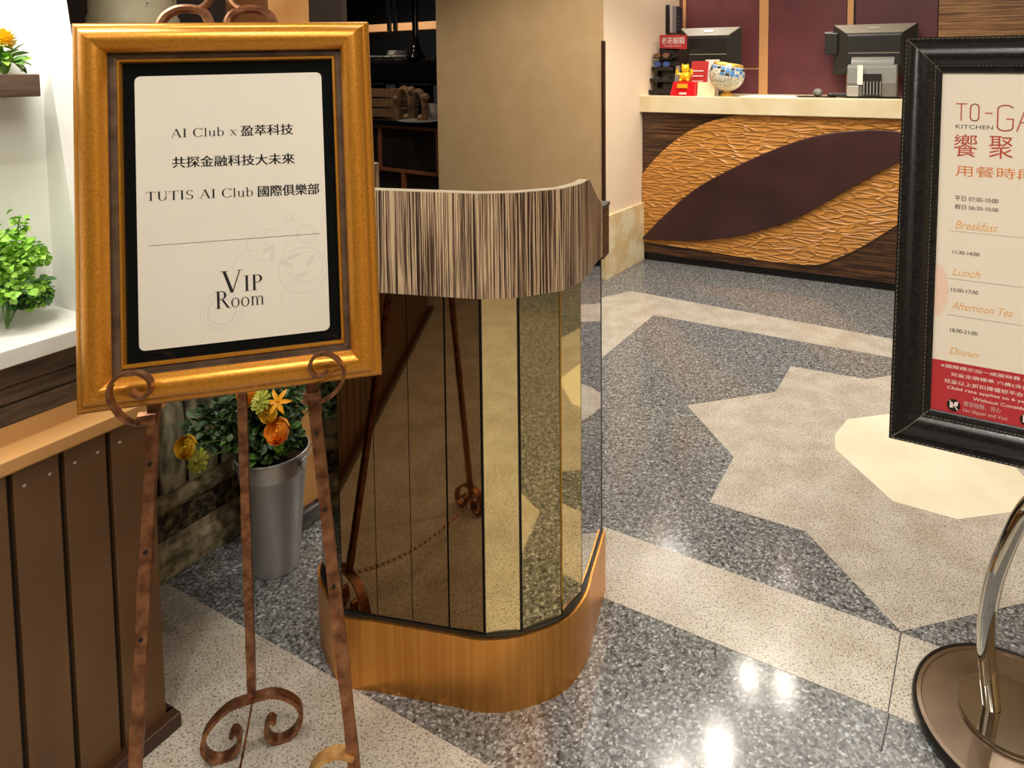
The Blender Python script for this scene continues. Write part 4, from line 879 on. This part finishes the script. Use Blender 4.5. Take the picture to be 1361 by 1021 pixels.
def flower(kind, c, r, mat, label, stem_to=(-.845, 1.74, .30)):
    c = np.array(c); t = thing('cut_flower', label, 'flower', tuple(c), group='flowers in the steel bucket')
    d = Vector((-.25, -1, .45)).normalized() if kind != 'lily' else Vector((.1, -1, .5)).normalized()
    R_ = d.to_track_quat('Z', 'Y').to_matrix().to_4x4()
    if kind in ('ran', 'mum'):
        layers = 7 if kind == 'ran' else 5
        for L_ in range(layers):
            rr = r*(1-.125*L_); n = 6 if kind == 'ran' else 12; b = None
            for k in range(n):
                a0 = 2*PI*k/n+L_*.45; wd_ = (1.25 if kind == 'ran' else .7)*2*PI/n; rg = []
                for i in range(5):
                    tt = i/4; ph = tt*(1.75+.09*L_); rad = rr*(math.sin(ph)*.92+.08) if kind == 'ran' else rr*(.1+tt); z_ = rr*(.45-.75*math.cos(ph))-r*.25+L_*r*.045 if kind == 'ran' else r*(.1+.10*L_)+r*.3*tt*tt*.6-r*.2
                    rad *= (1 if i < 4 else .98)*(1.0+(.09 if k % 2 else 0))
                    rg.append([(rad*math.cos(a0+s*wd_/2*(1 if i < 4 else .7)), rad*math.sin(a0+s*wd_/2*(1 if i < 4 else .7)), z_+.04*r*s) for s in (-1, 0, 1)])
                pb_ = B().quad_strip(rg, closed=False); pb_ = xf(pb_, R_)
                o = obj('petal', pb_, PETAL_SHADE.get(mat.name, mat) if (k+L_) % 2 else mat, t, smooth=True, local=True)
        obj('flower_eye', xf(B().ball((0, 0, r*.22), r*.14, 8, 6), R_), mat, t, smooth=True, local=True)
    else:
        for k in range(6):
            a0 = 2*PI*k/6; rg = []
            for i in range(6):
                tt = i/5; w_ = r*.36*math.sin(PI*(.1+.88*tt)); rad = r*1.1*tt; z_ = r*(.55*tt-.35*tt*tt*1.8)
                ca, sa = math.cos(a0), math.sin(a0); rg.append([(rad*ca-s*w_*sa/2, rad*sa+s*w_*ca/2, z_+abs(s)*r*.05) for s in (-1, 0, 1)])
            obj('petal', xf(B().quad_strip(rg, closed=False), R_), mat, t, smooth=True, local=True)
        obj('stamen', xf(B().tube([(0, 0, 0), (0, 0, r*.6)], r*.05, 6), R_), m_ora, t, local=True)
    b = B().tube(smooth_curve([tuple(c+np.array(d)*-.2*r), tuple((c+np.array(stem_to))/2+np.array([0, .02, .02])), stem_to], 5), .0016, 5); obj('stem', b, m_green_m, t)
flower('ran', AT(370, 573, 1.615), .031, m_ora, 'largest orange ranunculus bloom in the bucket, front right')
flower('ran', AT(358, 549, 1.63), .024, m_yel, 'yellow ranunculus just above the large orange bloom')
flower('lily', AT(370, 534, 1.62), .030, m_lily, 'amber star-shaped lily at the top right of the bouquet')
flower('ran', AT(330, 524, 1.63), .026, m_lily, 'orange bloom half hidden under frame beside rear easel leg')
flower('mum', AT(346, 532, 1.62), .026, m_yg, 'pale lime chrysanthemum right of the rear easel leg')
flower('ran', AT(248, 594, 1.60), .027, m_yel, 'yellow ranunculus hanging at far left of the bouquet')
flower('mum', AT(264, 613, 1.61), .026, m_yg, 'small lime flower under the hanging yellow ranunculus')
flower('ran', AT(444, 520, 1.72), .024, m_yel, 'yellow ranunculus hidden behind right hook, shown in podium mirror')
flower('mum', AT(371, 593, 1.62), .013, m_green_b, 'tiny green bud below the large orange bloom')
# ================================================================== NICHE PLANTS
def niche(s, y_, z_): return Cn+GD*s-NR*y_+ZV*z_
p = niche(-.16, .12, .847)
np1 = thing('fern_bush', 'bright green round-leaved fern bush standing on white niche sill', 'plant', tuple(p))
def ic(u, v, y_): a = Cn[:2]-NR[:2]*y_; return PLN(u, v, a, a+GD[:2])
def frond_patch(root, cpx, r, y_, mats, n1, n2, L, seed):
    c = ic(cpx[0], cpx[1], y_); foliage(root, tuple(c), r, mats, n1, n2, L, L*1.05, seed, -1)
frond_patch(np1, (3, 345), (.060, .06, .045), .12, [m_green_b], 90, 330, .0115, 11)
frond_patch(np1, (36, 340), (.026, .03, .020), .12, [m_green_b], 50, 80, .0105, 12)
frond_patch(np1, (24, 300), (.012, .012, .020), .12, [m_green_b], 26, 20, .0095, 13)
frond_patch(np1, (57, 343), (.008, .010, .008), .12, [m_green_b], 12, 8, .009, 14)
frond_patch(np1, (12, 380), (.062, .05, .024), .115, [m_green_b, m_green_b, m_green_t], 60, 160, .012, 15)
frond_patch(np1, (34, 393), (.040, .04, .016), .12, [m_green_t, m_green_d], 20, 120, .013, 16)
frond_patch(np1, (50, 392), (.018, .02, .018), .105, [m_green_b, m_green_t], 40, 50, .0115, 17)
frond_patch(np1, (-25, 330), (.05, .06, .07), .12, [m_green_b], 10, 150, .0115, 18)
for u, v in ((26, 290), (35, 342), (56, 343), (10, 330), (46, 385), (-20, 320)):
    e = ic(u, v, .12); c0_ = np.array([p[0], p[1], .849]); obj('stem', B().tube(smooth_curve([c0_, (c0_+e)/2+np.array([0, 0, .012]), e], 5), .0012, 5), m_green_m, np1)
p = niche(-.20, .16, 1.293)
pt2 = thing('succulent', 'small green rosette succulent on the dark niche shelf', 'plant', tuple(ic(6, 96, .14)*np.array([1, 1, 0])+np.array([0, 0, 1.296])))
c = ic(6, 83, .14); foliage(pt2, tuple(c), (.016, .016, .012), [m_green_b, m_green_b, m_green_m], 40, 20, .026, .012, 21, -.2)
c = ic(2, 55, .14)
yf = thing('yellow_bloom', 'round yellow flower ball above the succulent on niche shelf', 'flower', (c[0], c[1], 1.296))
for k in range(60):
    a = k*2.4; zz_ = 1-2*(k+.5)/60; rr_ = math.sqrt(1-zz_*zz_); d = Vector((rr_*math.cos(a), rr_*math.sin(a), zz_))
    obj('petal', xf(leaf_b(.013, .016), rmat(Vector(c)+d*.011, (d+Vector((0, 0, .9))).normalized(), 0, 1.)), m_yel, yf, smooth=True)
obj('stem', B().tube([(c[0], c[1], 1.294), tuple(c)], .002, 6), m_green_m, yf)
# ================================================================== BLACK FRAMED STANDING SIGN
e1 = np.array([.8816, -.4720, -.0033]); e2 = np.array([.0680, .1201, .9904]); e2 -= e1*(e1@e2); e2 /= np.linalg.norm(e2); en = np.cross(e1, e2); en *= np.sign(en[1])
SB = np.array([.5228, 1.2, .6383]); SW, SH = .56, .7271
sg = thing('menu_stand', 'black leather framed dining hours sign on curved chrome pole and round base', 'sign', tuple(FL(1350, 968)))
SAXM = [tuple(e1), tuple(en), tuple(e2)]
# sign face local coordinates -> world
def sp_(x_, y_, z_): return SB+e1*x_+en*y_+e2*z_
def tow(b): b.v = [tuple(sp_(*p_)) for p_ in b.v]; return b
pf = [(0, .022), (0, .004), (.006, -.001), (.012, .0), (.016, -.004), (.028, -.008), (.040, -.006), (.050, -.001), (.052, .002), (.062, .004), (.0652, .006), (.0652, .012)]
def rr4(i_, y_): return [(i_, y_, i_), (SW-i_, y_, i_), (SW-i_, y_, SH-i_), (i_, y_, SH-i_)]
for s in range(4):
    b = B().quad_strip([[rr4(i_, y_)[s], rr4(i_, y_)[(s+1) % 4]] for i_, y_ in pf], closed=False); obj('frame_rail', tow(b), m_leather, sg, smooth=True)
for ins, y_ in ((.004, -.0008), (.0535, .0012)):
    b = B()
    for s in range(4):
        a = np.array(rr4(ins, y_)[s]); c = np.array(rr4(ins, y_)[(s+1) % 4]); n = 90 if s % 2 else 70
        for k in range(n):
            t0 = (k+.15)/n; t1 = (k+.8)/n; b.tube([a+(c-a)*t0, a+(c-a)*t1], .00055, 4)
    obj('stitching', tow(b), m_stitch, sg, kind='stuff')
b = B()
for cx_, cz_, dx, dz in ((0, 0, 1, 1), (SW, 0, -1, 1), (SW, SH, -1, -1), (0, SH, 1, -1)):
    b.tube([(cx_+dx*i_, y_-.0006, cz_+dz*i_) for i_, y_ in pf[2:10]], .0006, 4)
obj('mitre_seam', tow(b), m_stitch, sg)
obj('sign_back', tow(B().box(.003, SW-.003, .016, .024, .003, SH-.003)), m_leather, sg)
pst = obj('poster', tow(B().box(.062, SW-.062, .0095, .012, .062, SH-.062)), m_poster, sg)
YP = .0092
def pt(b, mat, nm='lettering', sk=0.): 
    x0_ = min(q[0] for q in b.v); b.v = [(q[0], YP, q[2]+sk*(q[0]-x0_)) for q in b.v]; return obj(nm, tow(b), mat, pst)
obj('red_band', tow(B().box(.0652, SW-.0652, YP+.0001, .0096, .0652, .152)), m_red, pst, label='red band with white notes at the foot of the poster')
def tx(s, x_, z_, w_=None, h_=None, mat=m_ink, weight=0., shear=0., nm='lettering'): return pt(shift(text_b(s, width=w_, height=h_, weight=weight, shear=shear), x_, z_), mat, nm)
# thin drawn capitals of the heading
def strokes(lst, x_, z_, sc_, th, mat):
    b = B()
    for ln in lst:
        pts = [(x_+a*sc_, 0, z_+c*sc_) for a, c in ln]
        for i in range(len(pts)-1):
            a = np.array(pts[i]); c = np.array(pts[i+1]); t = (c-a)/np.linalg.norm(c-a); n = np.array([-t[2], 0, t[0]])*th/2; a = a-t*th*.3; c = c+t*th*.3
            b.face([a+n, c+n, c-n, a-n])
    return pt(b, mat)
def el(cx_, cy_, rx, ry, a0=0, a1=360, n=18): return [(cx_+rx*math.cos(math.radians(a0+(a1-a0)*i/n)), cy_+ry*math.sin(math.radians(a0+(a1-a0)*i/n))) for i in range(n+1)]
strokes([[(0, 1), (.56, 1)], [(.28, 1), (.28, 0)], [*el(.98, .78, .22, .22, 0, 180), (.76, .22), *el(.98, .22, .22, .22, 180, 360), (1.2, .78)]], .0888, .5762, .0300, .0020, m_redink)
strokes([[(0, 0), (.35, 0)]], .1345, .5905, .0300, .0020, m_redink)
GC = [[*el(.3, .85, .26, .15, 20, 180), (.04, .15), *el(.3, .15, .26, .15, 180, 360), (.56, .46), (.34, .46)]]
strokes(GC, .1520, .5605, .0445, .0022, m_redink)
strokes([[(0, 0), (.3, 1), (.6, 0)], [(.1, .34), (.5, .34)]], .1830, .5605, .0445, .0022, m_redink)
strokes([[(0, 1), (.56, 1)], [(.28, 1), (.28, 0)]], .2170, .5605, .0445, .0022, m_redink)
tx('KITCHEN', .0892, .5618, .0580, .0072, m_dkink)
tx('饗', .0870, .5115, .0370, .0405, m_redink); tx('聚', .1415, .5115, .0370, .0395, m_redink)
tx('用餐時段', .0912, .4770, .1230, .0195, m_orink, -.004)
tx('平日 07:00-10:00', .0918, .4335, .0667, .0088, m_dkink, .006); tx('假日 06:30-10:00', .0922, .4185, .0667, .0088, m_dkink, .006)
tx('Breakfast', .0935, .3840, .0660, .0145, m_orlt, -.008, .35)
tx('11:30-14:00', .0908, .3395, .0420, .0065, m_dkink, .01); tx('Lunch', .0920, .3020, .0430, .0125, m_orlt, -.008, .35)
tx('15:00-17:00', .0908, .2735, .0420, .0065, m_dkink, .01); tx('Afternoon Tea', .0925, .2435, .0920, .0130, m_orlt, -.008, .35)
tx('18:00-21:00', .0915, .2035, .0420, .0065, m_dkink, .01); tx('Dinner', .0915, .1650, .0480, .0120, m_orlt, -.008, .35)
for z_ in (.3790, .2955, .2320): pt(shift(B().face([(0, 0, 0), (.38, 0, 0), (.38, 0, .0005), (0, 0, .0005)]), .085, z_), m_stitch, 'rule_line')
arcp = [(.0655, .2285), *[(.0655+.022*math.cos(math.radians(a)), .274+.046*math.sin(math.radians(a))) for a in range(-85, 90, 10)], (.0655, .3200)]
b = B().face([(a, YP+.0001, c) for a, c in arcp]); obj('peach_disc', tow(b), m_peach, pst)
YP = .0090
tx('※國際標示加一成服務費 / All Prices are subject to 10% service charge', .0790, .1395, .3300, .0072, m_whink, .0)
tx('兒童定價標準 六歲(含)以上，至十二歲以下', .0950, .1270, .2100, .0072, m_whink, .0)
tx('兒童以上折扣擇優恕不合併，請依現場為主', .0850, .1145, .2050, .0072, m_whink, .0)
tx('Child rate applies to 6 years old to 12 years old', .0900, .1035, .2200, .0066, m_whink, .0)
tx('Without Consideration, child free', .1300, .0925, .1500, .0064, m_whink, .0)
tx('禁穿拖鞋、背心', .1160, .0810, .0560, .0085, m_whink, .004)
tx('No Slipper and Vest', .1160, .0695, .0660, .0075, m_whink, .004)
for cx_ in (.1010, .2100):
    ri = B().face([(cx_+.0105*math.cos(a), 0, .0785+.0105*math.sin(a)) for a in [2*PI*k/24 for k in range(24)]]); pt(ri, m_kdark, 'icon_disc')
    YP = .0088
    pt(join(*[B().face([(cx_-.006, 0, .074), (cx_-.001, 0, .074), (cx_-.001, 0, .083), (cx_-.006, 0, .085)]), B().face([(cx_+.001, 0, .078), (cx_+.006, 0, .078), (cx_+.007, 0, .086), (cx_+.001, 0, .084)]), B().face([(cx_-.007, 0, .0855), (cx_-.006, 0, .0865), (cx_+.0075, 0, .0715), (cx_+.0065, 0, .0705)])]), m_whink, 'icon_marks')
    YP = .0090
# base and pole
bc = FL(1352, 968)
bc2 = np.array([.822, 1.275, 0])
obj('base_disc', B().lathe([(0, .0), (.175, .0), (.185, .003), (.185, .016), (.180, .022), (.172, .023), (.170, .0205), (.12, .022), (0, .024)], c=tuple(bc2), n=72), m_discb, sg, smooth=True)
obj('base_rim', B().quad_strip([[(bc2[0]+(.184+.005*math.cos(a))*math.cos(2*PI*k/72), bc2[1]+(.184+.005*math.cos(a))*math.sin(2*PI*k/72), .014+.012*math.sin(a)) for a in [2*PI*j/8 for j in range(8)]] for k in range(72)], loop=True), m_rim, sg, smooth=True)
fp = np.array([.812, 1.285, 0])
obj('pole_flange', B().lathe([(0, .024), (.092, .024), (.093, .028), (.091, .033), (0, .034)], c=tuple(fp), n=48), m_chrome, sg, smooth=True)
pb = FL(1318, 938, .034)
Yp = pb[1]
pts = [pb, AT(1310, 850, Yp), AT(1318, 785, Yp-.01), AT(1334, 735, Yp-.02), AT(1362, 680, Yp-.03), AT(1410, 630, Yp-.05)]
pts = [tuple(q) for q in pts]+[tuple(sp_(.28, .06, .05)), tuple(sp_(.28, .045, .20)), tuple(sp_(.28, .03, .35))]
obj('pole', B().tube(smooth_curve(pts, 8), .0165, 20), m_chrome, sg, smooth=True)
# ================================================================== DARK BUFFET BEYOND (between the frame and the column)
bx0 = AT(581, 178, 5.0); bx1 = AT(400, 160, 5.9)
kd = (bx0-bx1)[:2]; kd /= np.linalg.norm(kd); kn = np.array([-kd[1], kd[0]])
KAX = [(*kd, 0), (*kn, 0), (0, 0, 1)]; LB = float(np.linalg.norm((bx0-bx1)[:2]))
bf = thing('buffet_counter', 'dark tiled buffet counter with dull copper grid trim left of column', 'counter', (bx1[0], bx1[1], 0), KAX)
def kp(u, v, yo=0.): a = bx1[:2]+kn*yo; q = PLN(u, v, a, a+kd); return float((q[:2]-bx1[:2])@kd), float(q[2])
zt1 = kp(540, 170)[1]; zt2 = kp(540, 228)[1]
obj('counter_body', B().box(-.6, LB+.02, .03, .7, 0, zt1), m_kdark, bf, local=True)
for z_ in (zt1, zt2, zt2-(zt1-zt2)): obj('trim_bar', B().box(-.6, LB+.02, .0, .03, z_-.012, z_+.012), m_kcop, bf, local=True)
for u, za, zb in ((504, zt2, zt1), (581, zt2, zt1), (430, zt2, zt1), (534, 2*zt2-zt1, zt2), (460, 2*zt2-zt1, zt2)):
    x_ = kp(u, 200)[0]; obj('trim_bar', B().box(x_-.015, x_+.015, .002, .028, za, zb), m_kcop, bf, local=True)
xsx = [-.6, kp(430, 200)[0], kp(504, 200)[0], kp(581, 200)[0]]
for i in range(3): obj('dark_tile', B().box(xsx[i]+.018, xsx[i+1]-.018, .012, .03, zt2+.014, zt1-.014), m_kdark, bf, local=True, bevel=.003)
obj('top_slab', B().box(-.6, LB+.04, -.02, .75, zt1+.012, zt1+.05), m_shiny, bf, local=True)
ZK = zt1+.05
def kpl(u, yo): x_ = kp(u, 150, yo)[0]; q = bx1[:2]+kd*x_+kn*yo; return (float(q[0]), float(q[1]), ZK)
p = kpl(508, .12); sck = p[1]/FPX
cr = thing('wooden_crate', 'slatted wooden crate on the dark buffet beside gilt frame', 'crate', p, KAX)
for i in range(3):
    for y_ in (0, .22): obj('crate_slat', B().box(-.17, .17, y_, y_+.012, .01+i*.08, .075+i*.08), m_kwood, cr, local=True, bevel=.002)
    for x_ in (-.17, .158): obj('crate_slat', B().box(x_, x_+.012, .012, .22, .01+i*.08, .075+i*.08), m_kwood, cr, local=True)
for x_ in (-.155, .135): obj('crate_post', B().box(x_, x_+.02, .012, .03, 0, .24), m_kwood, cr, local=True)
p = kpl(549, .08)
wd_ = thing('wooden_ornament', 'dark twin-arched driftwood ornament standing on the buffet', 'ornament', p, KAX)
for cx_, rx_, hz_ in ((-.09, .075, .24), (.06, .07, .22)):
    obj('arch', B().tube(smooth_curve([(cx_-rx_, 0, .0), (cx_-rx_*1.05, 0, hz_*.5), (cx_-rx_*.6, 0, hz_*.9), (cx_, 0, hz_), (cx_+rx_*.6, 0, hz_*.9), (cx_+rx_, 0, hz_*.5), (cx_+rx_*.9, 0, 0)], 5), .026, 8), noisy('driftwood', sr(70, 46, 26), sr(122, 88, 50), 14, .6), wd_, smooth=True, local=True)
for x_, z_ in ((-.17, .16), (.0, .23), (.15, .18), (-.06, .02), (.1, .02)): obj('knot', B().ball((x_, -.01, z_), .032, 8, 6), m_kwood, wd_, smooth=True, local=True)
pe = obj('serving_plate', B().lathe([(0, 0), (.10, 0), (.17, .012), (.17, .016), (.1, .006), (0, .005)], n=24), m_posl, smooth=True); q = kpl(560, .0); pe.location = (q[0], q[1], ZK); tag(pe, 'flat dark plate in front of the driftwood ornament', 'plate')
for i, (u, yo) in enumerate(((566, .25), (572, .3), (578, .22))):
    g = obj('water_glass', B().lathe([(0, 0), (.03, 0), (.036, .12), (.034, .12), (.028, .006), (0, .006)], n=16), m_clear, smooth=True); q = kpl(u, yo); g.location = q; tag(g, ('left', 'middle', 'right')[i]+'most of three small glasses at the end of the buffet' if i != 1 else 'middle of three small glasses at the end of the buffet', 'glass', 'glasses on the buffet')
# raised black chafing table behind
q = kpl(540, .5); Yc = q[1]
cf = thing('chafing_table', 'raised black serving counter with rounded edge behind the crate', 'counter', (q[0], q[1], ZK), KAX)
za = HC-(112-93)/FPX*Yc-ZK; zb_ = HC-(77-93)/FPX*Yc-ZK
obj('serving_top', B().box(-1.2, .35, 0, .5, za, zb_), m_shiny, cf, local=True, bevel=.04)
for x_ in (-1.0, -.4, .2): obj('support_post', B().box(x_-.03, x_+.03, .1, .2, 0, za), m_shiny, cf, local=True)
ZC = ZK+zb_
def kq(u, yo): x_ = kp(u, 90, yo)[0]; g = bx1[:2]+kd*x_+kn*yo; return (float(g[0]), float(g[1]), ZC)
for i, (u, yo, r_) in enumerate(((503, .62, .10), (525, .7, .09), (533, .62, .07))):
    q = kq(u, yo); g = obj('china_plate', B().lathe([(0, 0), (r_*.6, 0), (r_, .02), (r_, .03), (r_*.6, .012), (0, .01)]+[], n=20), m_plate, smooth=True); g.location = q; tag(g, ('left white plate on the raised black counter', 'white plate behind the middle one on raised black counter', 'right white plate near the dark post on black counter')[i], 'plate', 'white plates on the raised counter')
q = kq(521, .8)
for i in range(3):
    g = obj('soup_bowl', B().lathe([(0, 0), (.05, 0), (.09, .045), (.085, .045), (.045, .008), (0, .008)], n=18), m_plate, smooth=True); g.location = (q[0]+.01*i, q[1]+.12, ZC+.02*i); tag(g, ('bottom', 'middle', 'top')[i]+' bowl of the white stack on the raised black counter', 'bowl', 'stacked white bowls')
q = kq(553, .55)
ps = thing('support_column', 'slim black column with flared foot rising from raised black counter', 'post', q, KAX)
obj('shaft', B().lathe([(.05, .08), (.03, .12), (.026, .2), (.026, CEIL-ZC-.001)], n=20, cap=True), m_shiny, ps, smooth=True, local=True)
obj('flared_foot', B().lathe([(0, 0), (.085, 0), (.08, .02), (.05, .06), (.045, .08), (0, .08)], n=20), m_shiny, ps, smooth=True, local=True)
q = kq(540, 1.4); Yb = q[1]
z0 = HC-(40-93)/FPX*Yb; z1 = HC-(30-93)/FPX*Yb
bm_ = thing('hanging_shelf', 'warm wooden shelf board with tongs hanging above the dark buffet', 'shelf', (q[0], q[1], z0), KAX)
obj('shelf_board', B().box(-1.3, .45, 0, .25, 0, z1-z0), m_kwarm, bm_, local=True)
for x_ in (-1.25, .4): obj('shelf_rod', B().box(x_-.012, x_+.012, .1, .13, z1-z0, CEIL-z0), m_shiny, bm_, local=True)
for u in (519, 527):
    x_ = kp(u, 35, 1.4)[0]-kp(540, 90, 1.4)[0]; obj('hanging_rod', B().box(x_-.02, x_+.02, -.03, -.005, 0, .35), m_shiny, bm_, local=True)
tb_ = thing('dining_table', 'grey covered dining table far behind the dark buffet', 'table', (q[0]-.2, q[1]+.8, 0), KAX)
obj('tabletop', B().box(-1.2, .7, -.3, .5, 1.32, 1.36), m_kgrey, tb_, local=True)
for x_ in (-1.1, .6): obj('leg', B().box(x_-.03, x_+.03, .1, .16, 0, 1.32), m_kgrey, tb_, local=True)
